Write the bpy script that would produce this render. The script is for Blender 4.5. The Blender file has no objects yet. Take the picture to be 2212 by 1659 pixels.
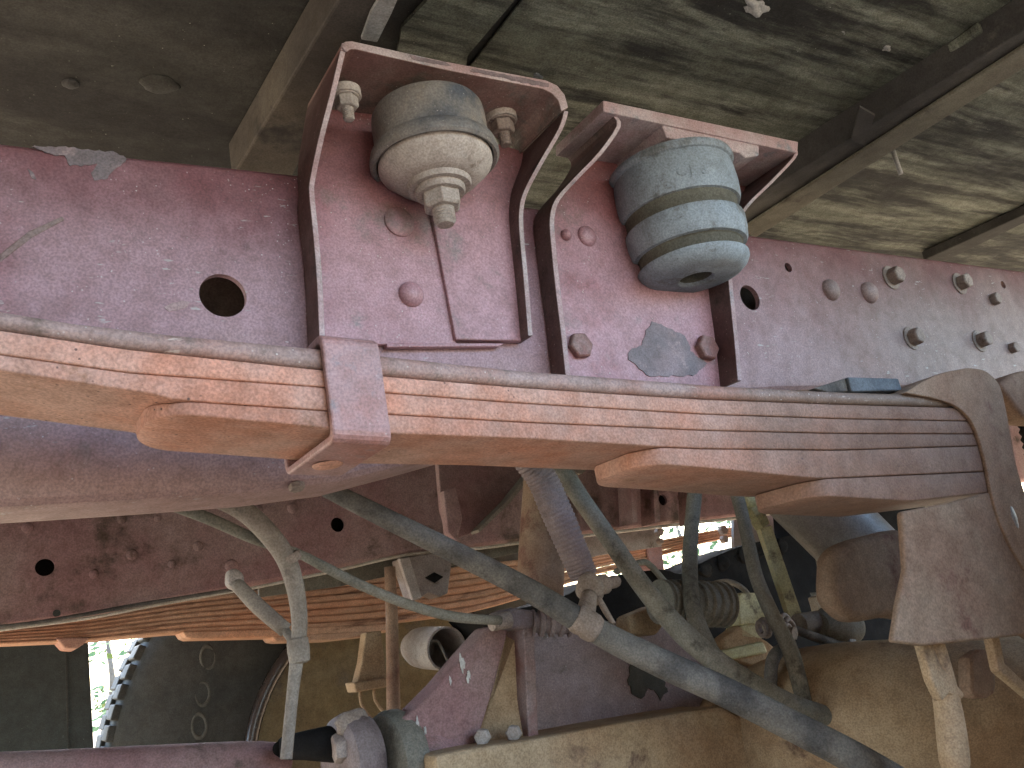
import bpy, bmesh, math, random
from mathutils import Vector, Matrix
random.seed(7)
S = bpy.context.scene
# ---------------------------------------------------------------- camera
# the camera crouches beside the lorry; x runs along the chassis, y across it, z up
F = 1850.0
CAM = Vector((0.0, 0.0, 0.68))
AX = Vector((0.8425, 0.0076, -0.5386)).normalized()
AZ = Vector((-1245.0, 6915.0, -1850.0)); AZ = (AZ - AX * AZ.dot(AX)).normalized()
AY = AZ.cross(AX).normalized()
cam_d = bpy.data.cameras.new("camera"); cam = bpy.data.objects.new("camera", cam_d)
S.collection.objects.link(cam); S.camera = cam
cam.matrix_world = Matrix.Translation(CAM) @ Matrix((AX, AY, AZ)).to_4x4()
cam_d.sensor_width = 36.0; cam_d.lens = 36.0 * F / 2212.0
cam_d.clip_start = 0.02; cam_d.clip_end = 600.0
# ---------------------------------------------------------------- sky, sun, exposure
SUN_EL, SUN_AZ = math.radians(42), math.radians(-62)      # azimuth from +x towards -y
w = bpy.data.worlds.new("World"); S.world = w; w.use_nodes = True
nt = w.node_tree; nt.nodes.clear()
sky = nt.nodes.new("ShaderNodeTexSky"); sky.sky_type = 'NISHITA'; sky.sun_disc = False
sky.sun_elevation = SUN_EL
sdir = Vector((math.cos(SUN_AZ) * math.cos(SUN_EL), -math.sin(SUN_AZ) * math.cos(SUN_EL), math.sin(SUN_EL)))
sky.sun_rotation = math.atan2(sdir.x, sdir.y)
sky.air_density = 1.2; sky.dust_density = 2.2; sky.ozone_density = 3.5
bg = nt.nodes.new("ShaderNodeBackground"); bg.inputs[1].default_value = 0.15
wo = nt.nodes.new("ShaderNodeOutputWorld")
nt.links.new(sky.outputs[0], bg.inputs[0]); nt.links.new(bg.outputs[0], wo.inputs[0])
sd = bpy.data.lights.new("sun", 'SUN'); sd.energy = 3.0; sd.angle = math.radians(0.5); sd.color = (1.0, 0.95, 0.87)
so = bpy.data.objects.new("sun", sd); S.collection.objects.link(so)
so.rotation_euler = sdir.to_track_quat('Z', 'Y').to_euler()
S.view_settings.view_transform = 'Standard'; S.view_settings.look = 'None'
S.view_settings.exposure = 3.5; S.view_settings.gamma = 1.0
S.render.engine = 'CYCLES'
S.cycles.max_bounces = 8; S.cycles.diffuse_bounces = 6; S.cycles.glossy_bounces = 4
S.cycles.use_denoising = True

# ---------------------------------------------------------------- photogrammetry helpers
def ray(u, v):
    c = Vector(((u - 1106.0) / F, (829.5 - v) / F, -1.0))
    return Vector((AX.dot(c), AY.dot(c), AZ.dot(c)))
def P(u, v, Y):
    r = ray(u, v); return CAM + r * (Y / r.y)
def PZ(u, v, Z):
    r = ray(u, v); return CAM + r * ((Z - CAM.z) / r.z)
def PX(u, v, X):
    r = ray(u, v); return CAM + r * (X / r.x)
def proj(p):
    q = Vector(p) - CAM; c = AX * q.x + AY * q.y + AZ * q.z
    return (1106.0 + F * c.x / -c.z, 829.5 - F * c.y / -c.z)
def px(u, v, Y):
    return (Y / ray(u, v).y) / F
def rad(u, v, Y, half):
    c = P(u, v, Y); us = [proj(c + Vector((math.cos(a), math.sin(a), 0)) * .05)[0] for a in [i * math.pi / 24 for i in range(48)]]
    return .05 * half / ((max(us) - min(us)) / 2)

# ---------------------------------------------------------------- materials
def mat(name, base, dust=None, amt=.5, scale=6, rough=.7, metal=0., spec=.4, dark=None, damt=.45, dscale=3,
        speck=None, sth=.66, sscale=220, bump=.25, bscale=160, stretch=(1, 1, 1), vary=.10, grain=.24, soft=.14, tracks=None, dsoft=.06, grime_shade=None):
    m = bpy.data.materials.new(name); m.use_nodes = True; n = m.node_tree; N = n.nodes; L = n.links; N.clear()
    out = N.new("ShaderNodeOutputMaterial"); b = N.new("ShaderNodeBsdfPrincipled"); L.new(b.outputs[0], out.inputs[0])
    b.inputs['Roughness'].default_value = rough; b.inputs['Metallic'].default_value = metal
    b.inputs['Specular IOR Level'].default_value = spec
    g = N.new("ShaderNodeNewGeometry"); mp = N.new("ShaderNodeMapping"); mp.inputs['Scale'].default_value = stretch
    L.new(g.outputs['Position'], mp.inputs['Vector'])
    def noise(sc, det=6, off=0., vec=None, r=.6):
        t = N.new("ShaderNodeTexNoise"); t.inputs['Scale'].default_value = sc; t.inputs['Detail'].default_value = det
        t.inputs['Roughness'].default_value = r
        if off:
            a = N.new("ShaderNodeVectorMath"); a.inputs[1].default_value = (off, off * 1.7, -off)
            L.new((vec or mp.outputs[0]), a.inputs[0]); L.new(a.outputs[0], t.inputs['Vector'])
        else: L.new((vec or mp.outputs[0]), t.inputs['Vector'])
        return t.outputs['Fac']
    def ramp(f, lo, hi, inv=False):
        r = N.new("ShaderNodeMapRange"); r.interpolation_type = 'SMOOTHSTEP'
        r.inputs['From Min'].default_value = lo; r.inputs['From Max'].default_value = hi
        if inv: r.inputs['To Min'].default_value = 1; r.inputs['To Max'].default_value = 0
        L.new(f, r.inputs['Value']); return r.outputs[0]
    def mix(f, a, c, mode='MIX'):
        x = N.new("ShaderNodeMix"); x.data_type = 'RGBA'; x.blend_type = mode
        if isinstance(f, float): x.inputs[0].default_value = f
        else: L.new(f, x.inputs[0])
        for i, s in ((6, a), (7, c)):
            if isinstance(s, tuple): x.inputs[i].default_value = (*s, 1)
            else: L.new(s, x.inputs[i])
        return x.outputs[2]
    def mul(f, k):
        x = N.new("ShaderNodeMath"); x.operation = 'MULTIPLY'; L.new(f, x.inputs[0])
        if isinstance(k, float): x.inputs[1].default_value = k
        else: L.new(k, x.inputs[1])
        return x.outputs[0]
    col = base
    if dust: col = mix(ramp(noise(scale, 9), .5 - (amt - .5) - soft, .5 - (amt - .5) + soft), col, dust)
    if dark: col = mix(ramp(noise(dscale, 10, 3.1, r=.68), 1 - damt - dsoft, 1 - damt + dsoft), col, dark)
    for gc, g0, g1, ax_i in (grime_shade or ()):        # road grime low down, with painted shade towards the axle, painted shade up high
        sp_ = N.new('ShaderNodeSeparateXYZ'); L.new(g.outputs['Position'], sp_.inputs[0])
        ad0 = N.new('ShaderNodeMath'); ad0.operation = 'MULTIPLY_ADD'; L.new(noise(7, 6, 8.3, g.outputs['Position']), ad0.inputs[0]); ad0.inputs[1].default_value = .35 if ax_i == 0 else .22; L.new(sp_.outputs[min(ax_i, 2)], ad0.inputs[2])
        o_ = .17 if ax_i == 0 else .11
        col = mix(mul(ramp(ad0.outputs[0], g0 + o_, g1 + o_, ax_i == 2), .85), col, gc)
    fine = noise(420, 2, 1.3, g.outputs['Position']); mid = noise(38, 8, 7.7, g.outputs['Position'], .7)
    col = mix(ramp(fine, .25, .75), col, mix(1.0, col, (1 - grain * 1.6,) * 3, 'MULTIPLY'))
    col = mix(ramp(mid, .35, .7), col, mix(1.0, col, (1 - grain, 1 - grain * 1.1, 1 - grain * 1.2), 'MULTIPLY'))
    if tracks:                                    # scuffed pale marks
        wv = noise(16, 6, 5.5, g.outputs['Position']); st = N.new("ShaderNodeMapping"); st.inputs['Scale'].default_value = (50, 50, 210)
        L.new(g.outputs['Position'], st.inputs['Vector'])
        fl = ramp(noise(1., 3, 2.2, st.outputs[0]), .64, .69)
        col = mix(mul(mul(fl, ramp(wv, .50, .62)), .8), col, tracks)
    if speck:
        v = N.new("ShaderNodeTexVoronoi"); v.inputs['Scale'].default_value = sscale; L.new(g.outputs['Position'], v.inputs['Vector'])
        gate = ramp(noise(14, 4, 9.1, g.outputs['Position']), .42, .62)
        s = mul(ramp(v.outputs['Distance'], .10, .22, True), gate)
        sel = ramp(noise(130, 2, 4.4, g.outputs['Position']), sth - .06, sth)
        col = mix(mul(s, sel), col, speck)
    oi = N.new("ShaderNodeObjectInfo"); r = N.new("ShaderNodeMapRange"); r.inputs['To Min'].default_value = 1 - vary; r.inputs['To Max'].default_value = 1 + vary
    L.new(oi.outputs['Random'], r.inputs['Value']); hv = N.new("ShaderNodeHueSaturation"); L.new(r.outputs[0], hv.inputs['Value'])
    if isinstance(col, tuple): hv.inputs['Color'].default_value = (*col, 1)
    else: L.new(col, hv.inputs['Color'])
    L.new(hv.outputs[0], b.inputs['Base Color'])
    rr = N.new("ShaderNodeMapRange"); rr.inputs['To Min'].default_value = max(.05, rough - .14); rr.inputs['To Max'].default_value = min(1, rough + .14)
    L.new(mid, rr.inputs['Value']); L.new(rr.outputs[0], b.inputs['Roughness'])
    bp = N.new("ShaderNodeBump"); bp.inputs['Strength'].default_value = bump; bp.inputs['Distance'].default_value = .0012
    ad = N.new("ShaderNodeMath"); ad.operation = 'ADD'; L.new(noise(bscale, 5, 6.1, g.outputs['Position']), ad.inputs[0]); L.new(mul(mid, 2.2), ad.inputs[1])
    L.new(ad.outputs[0], bp.inputs['Height']); L.new(bp.outputs[0], b.inputs['Normal'])
    return m

M = {}
M['rail'] = mat('faded red oxide chassis paint', (.25, .085, .095), (.41, .265, .305), .60, 3.4, .54, spec=.45, dark=(.15, .12, .12), damt=.34, dscale=14, speck=(.50, .46, .46), tracks=(.38, .37, .36), sth=.60, soft=.12, grime_shade=[((.27, .20, .175), .7, 1.5, 0), ((.42, .275, .245), .84, 1.0, 2), ((.17, .045, .05), 1.03, 1.22, 3)])  # dark red last tint paints in the shade under the bed
M['rail_dusty'] = mat('dust greyed chassis paint', (.27, .15, .14), (.32, .24, .23), .62, 7, .60, spec=.45, dark=(.17, .13, .11), damt=.36, dscale=10, speck=(.50, .45, .42), sth=.62)
M['bracket'] = mat('pink red bracket paint', (.30, .07, .07), (.52, .30, .34), .60, 5, .48, spec=.55, dark=(.27, .24, .23), damt=.38, dscale=13, dsoft=.09, grime_shade=[((.27, .09, .085), 1.08, 1.24, 3)], speck=(.55, .5, .46), sth=.60)  # upper red tint paints in the shade around the mount
M['bracket_edge'] = mat('worn plate edge', (.48, .33, .34), (.52, .45, .46), .5, 12, .6, dark=(.25, .26, .29), damt=.36, dscale=14)
M['chip'] = mat('bare blue grey metal chip', (.20, .17, .185), (.32, .25, .27), .5, 18, .6, dark=(.36, .28, .29), damt=.40, dscale=40)
M['spring'] = mat('orange spring paint', (.62, .28, .18), (.60, .37, .29), .55, 9, .70, spec=.3, bump=.4, dark=(.44, .24, .16), damt=.36, dscale=22, speck=(.10, .06, .05), sth=.56, sscale=160, grime_shade=[((.18, .112, .078), .36, .92, 0)])  # brown towards the axle mixes road dirt with painted shade
M['spring_top'] = mat('dusty orange spring paint', (.40, .20, .15), (.38, .27, .24), .56, 8, .6, dark=(.23, .17, .14), damt=.38, dscale=20, speck=(.55, .5, .45), sth=.56, tracks=(.5, .42, .36), grime_shade=[((.18, .125, .085), .45, .95, 0)])  # same dirt and painted shade towards the axle
M['bracket_side'] = mat('grimy shade darkened plate side', (.10, .045, .042), (.17, .11, .105), .5, 8, .6, dark=(.05, .04, .035), damt=.42, dscale=10, speck=(.4, .34, .3), sth=.6)  # colour takes in the shade on the side plates as well as dirt
M['lip'] = mat('pale steel and lip highlight', (.6, .52, .42), (.7, .64, .55), .5, 14, .5)  # pale tone made for the painted highlight on the far rail's lip
M['bracket_top'] = mat('dusty brown pink plate underside', (.25, .13, .115), (.34, .24, .21), .52, 8, .6, dark=(.2, .17, .15), damt=.42, dscale=16, speck=(.5, .45, .4), sth=.6)
M['clip'] = mat('dusty pink clip paint', (.42, .18, .14), (.43, .27, .26), .56, 8, .5, spec=.5, dark=(.33, .25, .25), damt=.35, dscale=25, speck=(.62, .56, .54), sth=.56)
M['dirt'] = mat('tan road dust on steel', (.42, .27, .155), (.50, .37, .23), .5, 6, .85, spec=.2, dark=(.17, .105, .075), damt=.38, dscale=8)
M['perch'] = mat('brown dust on casting', (.29, .175, .115), (.34, .235, .16), .5, 8, .85, spec=.2, dark=(.19, .09, .065), damt=.38, dscale=7)
M['mount_black'] = mat('chipped black mount shell', (.09, .11, .145), (.32, .295, .27), .50, 6, .6, dark=(.38, .33, .28), damt=.42, dscale=12, speck=(.45, .42, .38), sth=.54, soft=.08)
M['mount_metal'] = mat('beige dusted metal', (.46, .40, .36), (.54, .48, .43), .5, 12, .7, dark=(.28, .22, .18), damt=.36, dscale=26)
M['bolt'] = mat('dusty bolt steel', (.28, .215, .185), (.36, .30, .265), .5, 20, .65, dark=(.14, .10, .08), damt=.38, dscale=40)
M['bolt_red'] = mat('overpainted red bolt', (.25, .11, .095), (.33, .24, .225), .5, 16, .55, dark=(.16, .10, .09), damt=.38, dscale=40)
M['rubber'] = mat('dusty grey blue rubber', (.21, .255, .30), (.325, .38, .425), .52, 6, .75, spec=.35, dark=(.17, .18, .18), damt=.42, dscale=18, speck=(.09, .10, .11), sth=.56, bump=.18)
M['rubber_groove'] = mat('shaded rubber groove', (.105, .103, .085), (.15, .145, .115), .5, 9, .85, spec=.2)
M['hose'] = mat('dusty black hose', (.10, .093, .088), (.22, .20, .175), .5, 14, .85, spec=.15, dark=(.24, .225, .20), damt=.36, dscale=30, bump=.35)
M['hose_grey'] = mat('grey dusty hose', (.19, .18, .15), (.27, .25, .205), .5, 9, .9, spec=.1, dark=(.12, .11, .09), damt=.40, dscale=18)
M['hose_tan'] = mat('tan dusted pipe', (.24, .20, .165), (.32, .28, .23), .5, 12, .75, spec=.3, dark=(.16, .13, .11), damt=.38, dscale=20)
M['coil'] = mat('mauve dusted coil', (.22, .165, .16), (.28, .22, .21), .5, 20, .7, dark=(.14, .10, .095), damt=.38, dscale=20)
M['mud'] = mat('caked beige mud', (.34, .265, .215), (.38, .31, .26), .5, 20, .9, spec=.15, dark=(.24, .18, .14), damt=.38, dscale=30, bump=.7, bscale=90)
M['brass'] = mat('dusty yellow brass', (.52, .47, .24), (.56, .53, .33), .5, 16, .6, metal=.1, dark=(.20, .16, .09), damt=.38, dscale=22)
M['bed'] = mat('grimy underside of bed', (.19, .205, .16), (.38, .405, .33), .46, 4, .8, spec=.35, dark=(.03, .03, .028), damt=.50, dscale=2.6, dsoft=.10, speck=(.38, .38, .33), sth=.66, stretch=(.8, 6.5, 1), vary=.05, bump=.6, soft=.12, grain=.34)
M['bed_left'] = mat('darker underside of bed', (.055, .054, .047), (.105, .103, .09), .46, 5, .8, spec=.35, dark=(.035, .032, .03), damt=.5, dscale=3, dsoft=.15, speck=(.3, .3, .26), sth=.66, stretch=(1, 3.2, 1), bump=.4, soft=.2)  # darker bed tone, mainly for the panels at the left
M['bed_dark'] = mat('sooty crossmember', (.055, .052, .05), (.10, .095, .085), .45, 6, .75, dark=(.15, .14, .12), damt=.34, dscale=9, stretch=(2.5, 1, 1))
M['bed_lip'] = mat('brown dusty flange', (.17, .155, .12), (.21, .20, .155), .5, 6, .8, dark=(.09, .08, .065), damt=.38, dscale=10)
M['bed_tan'] = mat('dusty brown subframe', (.085, .072, .06), (.14, .12, .095), .5, 5, .8, dark=(.035, .03, .028), damt=.42, dscale=7)
M['far_rail'] = mat('dull dusty red rail', (.36, .20, .195), (.42, .29, .27), .5, 5, .75, spec=.3, dark=(.13, .09, .07), damt=.40, dscale=6)
M['far_spring'] = mat('far orange spring paint', (.72, .36, .21), (.66, .42, .28), .5, 6, .65, dark=(.26, .12, .07), damt=.38, dscale=12, stretch=(.4, 1, 3))
M['black'] = mat('black rubber', (.014, .013, .013), (.030, .027, .024), .45, 8, .95, spec=.06, dark=(.012, .012, .012), damt=.4, dscale=10)
M['tyre'] = mat('tyre rubber', (.05, .053, .048), (.085, .085, .076), .5, 6, .75, spec=.35, bump=.4)
M['tyre_letter'] = mat('raised tyre lettering', (.10, .10, .085), (.13, .13, .11), .5, 20, .8)
M['rim'] = mat('dusty olive wheel rim', (.20, .15, .08), (.24, .19, .10), .5, 6, .75, dark=(.16, .13, .09), damt=.4, dscale=9)
M['rim_edge'] = mat('dark rim edge', (.06, .05, .045), (.09, .07, .06), .5, 8, .25, spec=.8, metal=.3)
M['panel'] = mat('dark green grey flap', (.045, .055, .052), (.06, .07, .065), .5, 5, .7, spec=.4, speck=(.2, .22, .2), sth=.66)
M['grey_plate'] = mat('mottled grey steel', (.30, .31, .31), (.42, .42, .41), .5, 22, .55, dark=(.2, .18, .16), damt=.38, dscale=25)
M['blue'] = mat('dusty blue grey pad', (.07, .085, .10), (.13, .145, .16), .5, 18, .7, speck=(.45, .45, .45), sth=.58)
M['shiny'] = mat('worn pale cylinder', (.24, .20, .18), (.32, .30, .27), .5, 8, .42, spec=.6, dark=(.13, .10, .10), damt=.4, dscale=5)
M['paint_white'] = mat('white paint drip', (.65, .63, .60), (.72, .70, .66), .5, 20, .6)
M['stain'] = mat('oily black stain', (.05, .045, .032), (.085, .075, .055), .5, 20, .45)
M['ground'] = mat('dry yard earth', (.36, .28, .19), (.42, .34, .25), .5, .8, .95, spec=.1, dark=(.26, .22, .13), damt=.42, dscale=.5, vary=0)
M['timber'] = mat('dark creosoted timber', (.07, .055, .04), (.10, .08, .06), .5, 3, .9, stretch=(6, 6, .5))
M['leaf'] = mat('sunlit leaves', (.09, .17, .04), (.16, .24, .07), .5, 5, .6)
M['bark'] = mat('grey bark', (.18, .15, .12), (.24, .21, .17), .5, 5, .9)
M['concrete'] = mat('pale boundary wall', (.62, .60, .56), (.7, .69, .66), .5, 2, .9)

# ---------------------------------------------------------------- object helpers
WL = {}
def link(name, me, m, parent, org, kind=None, label=None, smooth=False, bevel=0, seg=2):
    o = bpy.data.objects.new(name, me); S.collection.objects.link(o)
    if m is not None: me.materials.append(M[m] if isinstance(m, str) else m)
    WL[o.name] = org.copy()
    if parent: o.parent = parent; o.location = org - WL[parent.name]
    else: o.location = org
    if kind: o['kind'] = kind
    if label: o['label'] = label
    if smooth:
        for p in me.polygons: p.use_smooth = True
    if bevel:
        b = o.modifiers.new('bevel', 'BEVEL'); b.width = bevel; b.segments = seg; b.limit_method = 'ANGLE'; b.angle_limit = math.radians(35)
        b.harden_normals = False
    return o
def build(name, verts, faces, m, parent=None, **k):
    vs = [Vector(v) for v in verts]; org = sum(vs, Vector()) / len(vs)
    me = bpy.data.meshes.new(name); me.from_pydata([v - org for v in vs], [], faces); me.update()
    bm = bmesh.new(); bm.from_mesh(me); bmesh.ops.recalc_face_normals(bm, faces=bm.faces); bm.to_mesh(me); bm.free()
    return link(name, me, m, parent, org, **k)
def thing(name, label, cat, loc, group=None):
    o = bpy.data.objects.new(name, None); S.collection.objects.link(o); o.empty_display_size = .05
    loc = Vector(loc); o.location = loc; WL[o.name] = loc; o['label'] = label; o['category'] = cat
    if group: o['group'] = group
    return o
def tag(o, label, cat, group=None):
    o['label'] = label; o['category'] = cat
    if group: o['group'] = group
    return o
def slab(name, pts, vec, m, parent=None, **k):
    n = len(pts); vec = Vector(vec)
    vs = [Vector(p) for p in pts] + [Vector(p) + vec for p in pts]
    fs = [tuple(range(n)), tuple(range(2 * n - 1, n - 1, -1))] + [(i, (i + 1) % n, (i + 1) % n + n, i + n) for i in range(n)]
    return build(name, vs, fs, m, parent, **k)
def prism(name, pp, Y, depth, m, parent=None, **k):
    return slab(name, [P(u, v, Y) for u, v in pp], (0, depth, 0), m, parent, **k)
def prismz(name, pp, Z, h, m, parent=None, **k):
    return slab(name, [PZ(u, v, Z) for u, v in pp], (0, 0, h), m, parent, **k)
def smoothpath(pts, n=6):
    out = []
    for i in range(len(pts) - 1):
        p0 = pts[max(i - 1, 0)]; p1 = pts[i]; p2 = pts[i + 1]; p3 = pts[min(i + 2, len(pts) - 1)]
        for k in range(n):
            t = k / n
            out.append(tuple(.5 * (2 * b + (c - a) * t + (2 * a - 5 * b + 4 * c - d) * t * t + (3 * b - a - 3 * c + d) * t ** 3) for a, b, c, d in zip(p0, p1, p2, p3)))
    out.append(tuple(pts[-1])); return out
def sweep(name, cl, m, parent=None, seg=16, dome=0, hollow=0., **k):
    """cl: (x,y,z,r) centreline; closed ends, optional rounded ends"""
    pts = [Vector(c[:3]) for c in cl]; rs = [c[3] for c in cl]
    if dome:
        a = (pts[0] - pts[1]).normalized(); b = (pts[-1] - pts[-2]).normalized()
        pre = []; post = []
        for t in (.97, .82, .5):
            s = math.sqrt(1 - t * t) if t < 1 else 0
            if dome & 1: pre.append((pts[0] + a * rs[0] * t, rs[0] * s))
            if dome & 2: post.append((pts[-1] + b * rs[-1] * t, rs[-1] * s))
        pts = [p for p, _ in pre] + pts + [p for p, _ in reversed(post)]
        rs = [r for _, r in pre] + rs + [r for _, r in reversed(post)]
    vs = []; fs = []; nrm = None
    for i, p in enumerate(pts):
        t = (pts[min(i + 1, len(pts) - 1)] - pts[max(i - 1, 0)])
        if t.length < 1e-9: t = Vector((0, 0, 1))
        t.normalize()
        if nrm is None: nrm = t.orthogonal().normalized()
        nrm = (nrm - t * nrm.dot(t)).normalized(); bn = t.cross(nrm)
        for j in range(seg):
            an = 2 * math.pi * j / seg; vs.append(p + (nrm * math.cos(an) + bn * math.sin(an)) * rs[i])
    for i in range(len(pts) - 1):
        for j in range(seg):
            fs.append((i * seg + j, i * seg + (j + 1) % seg, (i + 1) * seg + (j + 1) % seg, (i + 1) * seg + j))
    o = build(name, vs, fs + [tuple(range(seg - 1, -1, -1)), tuple(range((len(pts) - 1) * seg, len(pts) * seg))], m, parent, **k)
    for f in o.data.polygons: f.use_smooth = len(f.vertices) == 4
    return o
def tube(name, path, m, parent=None, n=6, **k):
    """path: (u, v, Y, width_px)"""
    sp = smoothpath(path, n) if n > 1 else path
    return sweep(name, [(*P(u, v, Y), max(w_, 1) / 2 * px(u, v, Y)) for u, v, Y, w_ in sp], m, parent, **k)
def lathe(name, c, axis, prof, m, parent=None, seg=48, ang=None, **k):
    """prof: (r, h) along axis from c; open profile capped where r==0"""
    axis = Vector(axis).normalized(); a = axis.orthogonal().normalized(); b = axis.cross(a); c = Vector(c)
    vs = []; fs = []
    for r, h in prof:
        for j in range(seg):
            an = 2 * math.pi * j / seg + (ang or 0); vs.append(c + axis * h + (a * math.cos(an) + b * math.sin(an)) * max(r, 1e-5))
    for i in range(len(prof) - 1):
        for j in range(seg): fs.append((i * seg + j, i * seg + (j + 1) % seg, (i + 1) * seg + (j + 1) % seg, (i + 1) * seg + j))
    fs.append(tuple(range(seg))); fs.append(tuple(range((len(prof) - 1) * seg, len(prof) * seg)))
    o = build(name, vs, fs, m, parent, **k)
    if seg > 8:
        for f in o.data.polygons: f.use_smooth = True
        md = o.modifiers.new('es', 'EDGE_SPLIT'); md.split_angle = math.radians(32)
    return o
def cyl(name, c, axis, r, h, m, parent=None, seg=32, **k):
    return lathe(name, c, axis, [(r * .96, 0), (r, r * .04), (r, h - r * .04), (r * .96, h)], m, parent, seg, **k)
def dome(name, c, axis, r, h, m, parent=None, **k):
    return lathe(name, c, axis, [(r * math.cos(t), h * math.sin(t)) for t in [i * math.pi / 2 / 7 for i in range(8)]], m, parent, 28, **k)
def torus(name, c, axis, R, r, m, parent=None, seg=28, sub=10, sq=1., **k):
    axis = Vector(axis).normalized(); a = axis.orthogonal().normalized(); b = axis.cross(a); vs = []; fs = []
    for i in range(seg):
        t = 2 * math.pi * i / seg; d = a * math.cos(t) + b * math.sin(t)
        for j in range(sub):
            s = 2 * math.pi * j / sub; vs.append(Vector(c) + d * (R + r * math.cos(s)) + axis * r * sq * math.sin(s))
    for i in range(seg):
        for j in range(sub): fs.append((i * sub + j, i * sub + (j + 1) % sub, ((i + 1) % seg) * sub + (j + 1) % sub, ((i + 1) % seg) * sub + j))
    return build(name, vs, fs, m, parent, smooth=True, **k)
def hexbolt(c, axis, r, h, m, parent, washer=0., stub=0., name='bolt', ang=0.2, **k):
    """hex head of circumradius r; washer radius; threaded stub length"""
    axis = Vector(axis).normalized(); wh = r * .16
    o = lathe(name, Vector(c) + axis * (wh if washer else 0), axis, [(r, 0), (r, h * .86), (r * .86, h)], m, parent, 6, ang=ang, bevel=r * .07, **k)
    if washer: cyl('washer', c, axis, washer, wh, m, o if parent is None or parent.parent is None else parent)
    if stub:
        pr = []; hh = wh + h; n = max(3, int(stub / (r * .16)))
        pr.append((r * .5, hh))
        for i in range(n):
            pr += [(r * .5, hh + stub * (i + .2) / n), (r * .43, hh + stub * (i + .7) / n)]
        pr += [(r * .42, hh + stub), (r * .3, hh + stub * 1.04)]
        lathe('threaded_stub', c, axis, pr, m, o if parent is None or parent.parent is None else parent, 20)
    return o
def cut(o, cutters):
    for c in cutters:
        md = o.modifiers.new('cut', 'BOOLEAN'); md.operation = 'DIFFERENCE'; md.object = c; md.solver = 'EXACT'
    bpy.context.view_layer.update()
    dg = bpy.context.evaluated_depsgraph_get(); me = bpy.data.meshes.new_from_object(o.evaluated_get(dg))
    o.modifiers.clear(); o.data = me
    for c in cutters: bpy.data.objects.remove(c)
def cutter(u, v, Y, rpx, depth=.06, ry=None):
    c = P(u, v, Y); r = rpx if rpx < 1 else rpx * px(u, v, Y) * 1.0
    o = cyl('cutter', c - Vector((0, depth / 2, 0)), (0, 1, 0), r, depth, None, seg=40); o.modifiers.clear()
    return o
def interp(tab, x):
    if x <= tab[0][0]: return tab[0][1]
    for (a, b), (c, d) in zip(tab, tab[1:]):
        if x <= c: return b + (d - b) * (x - a) / (c - a)
    return tab[-1][1]

YW = .80     # outer face of the near chassis rail web
# ================================================================ SETTING
gs = []
bm = bmesh.new()
for i in range(41):
    for j in range(41):
        x = (i - 20) * 1.6 * (1 + abs(i - 20) * .25); y = (j - 20) * 1.6 * (1 + abs(j - 20) * .25)
        bm.verts.new((x, y, .03 * math.sin(x * 1.3 + y) * math.sin(y * .7)))
bm.verts.ensure_lookup_table()
for i in range(40):
    for j in range(40): bm.faces.new([bm.verts[i * 41 + j], bm.verts[(i + 1) * 41 + j], bm.verts[(i + 1) * 41 + j + 1], bm.verts[i * 41 + j + 1]])
me = bpy.data.meshes.new('ground'); bm.to_mesh(me); bm.free()
link('ground', me, 'ground', None, Vector((0, 0, 0)), kind='structure', smooth=True)

# ================================================================ NEAR CHASSIS RAIL
rail = thing('chassis_rail', 'near red chassis rail, faded and dusty, running behind the orange leaf spring', 'chassis rail', P(482, 638, YW))
top_px = [(-400, 250), (-150, 282), (0, 301), (620, 366), (1106, 436), (1615, 502), (2212, 582), (2600, 634), (3200, 720)]
bot_px = [(-400, 1120), (-150, 1104), (0, 1096), (200, 1086), (420, 1072), (620, 1058), (700, 1048), (760, 1036), (850, 1014), (960, 980), (1100, 945),
          (1300, 898), (1500, 856), (1700, 842), (1900, 840), (2100, 838), (2400, 836), (3200, 840)]
tt = [(P(u, v, YW).x, P(u, v, YW).z) for u, v in top_px]; tb = [(P(u, v, YW).x, P(u, v, YW).z) for u, v in bot_px]
def rail_section(zt, zb, Y, fl=.075, r=.014, t=.008):
    out = [(Y + fl, zt)] + [(Y + r - r * math.cos(a), zt - r + r * math.sin(a)) for a in (math.pi / 2, math.pi / 3, math.pi / 6, 0)]
    out += [(Y + r - r * math.cos(a), zb + r - r * math.sin(a)) for a in (0, math.pi / 6, math.pi / 3, math.pi / 2)] + [(Y + fl, zb)]
    ri = r - t
    inn = [(Y + fl, zt - t)] + [(Y + r - ri * math.cos(a), zt - r + ri * math.sin(a)) for a in (math.pi / 2, math.pi / 3, math.pi / 6, 0)]
    inn += [(Y + r - ri * math.cos(a), zb + r - ri * math.sin(a)) for a in (0, math.pi / 6, math.pi / 3, math.pi / 2)] + [(Y + fl, zb + t)]
    return out + inn[::-1]
def make_rail(name, tt, tb, Y, m, parent, xs, flip=False):
    vs = []; fs = []; n = 0
    for x in xs:
        sec = rail_section(interp(tt, x), interp(tb, x), 0); n = len(sec)
        for (y, z) in sec: vs.append((x, Y - y if flip else Y + y, z))
    for i in range(len(xs) - 1):
        for j in range(n): fs.append((i * n + j, i * n + (j + 1) % n, (i + 1) * n + (j + 1) % n, (i + 1) * n + j))
    h = n // 2
    for base in (0, (len(xs) - 1) * n):
        for j in range(h - 1): fs.append((base + j, base + j + 1, base + n - 2 - j, base + n - 1 - j))
    return build(name, vs, fs, m, parent)
xs = [tt[0][0] + (tt[-1][0] - tt[0][0]) * i / 70 for i in range(71)]
web = make_rail('channel', tt, tb, YW, 'rail', rail, xs)
cut(web, [cutter(482, 638, YW, 50), cutter(1620, 643, YW, 29), cutter(1703, 578, YW, 11), cutter(2167, 615, YW, 9)])
for p in web.data.polygons: p.use_smooth = True
md = web.modifiers.new('es', 'EDGE_SPLIT'); md.split_angle = math.radians(28)
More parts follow.
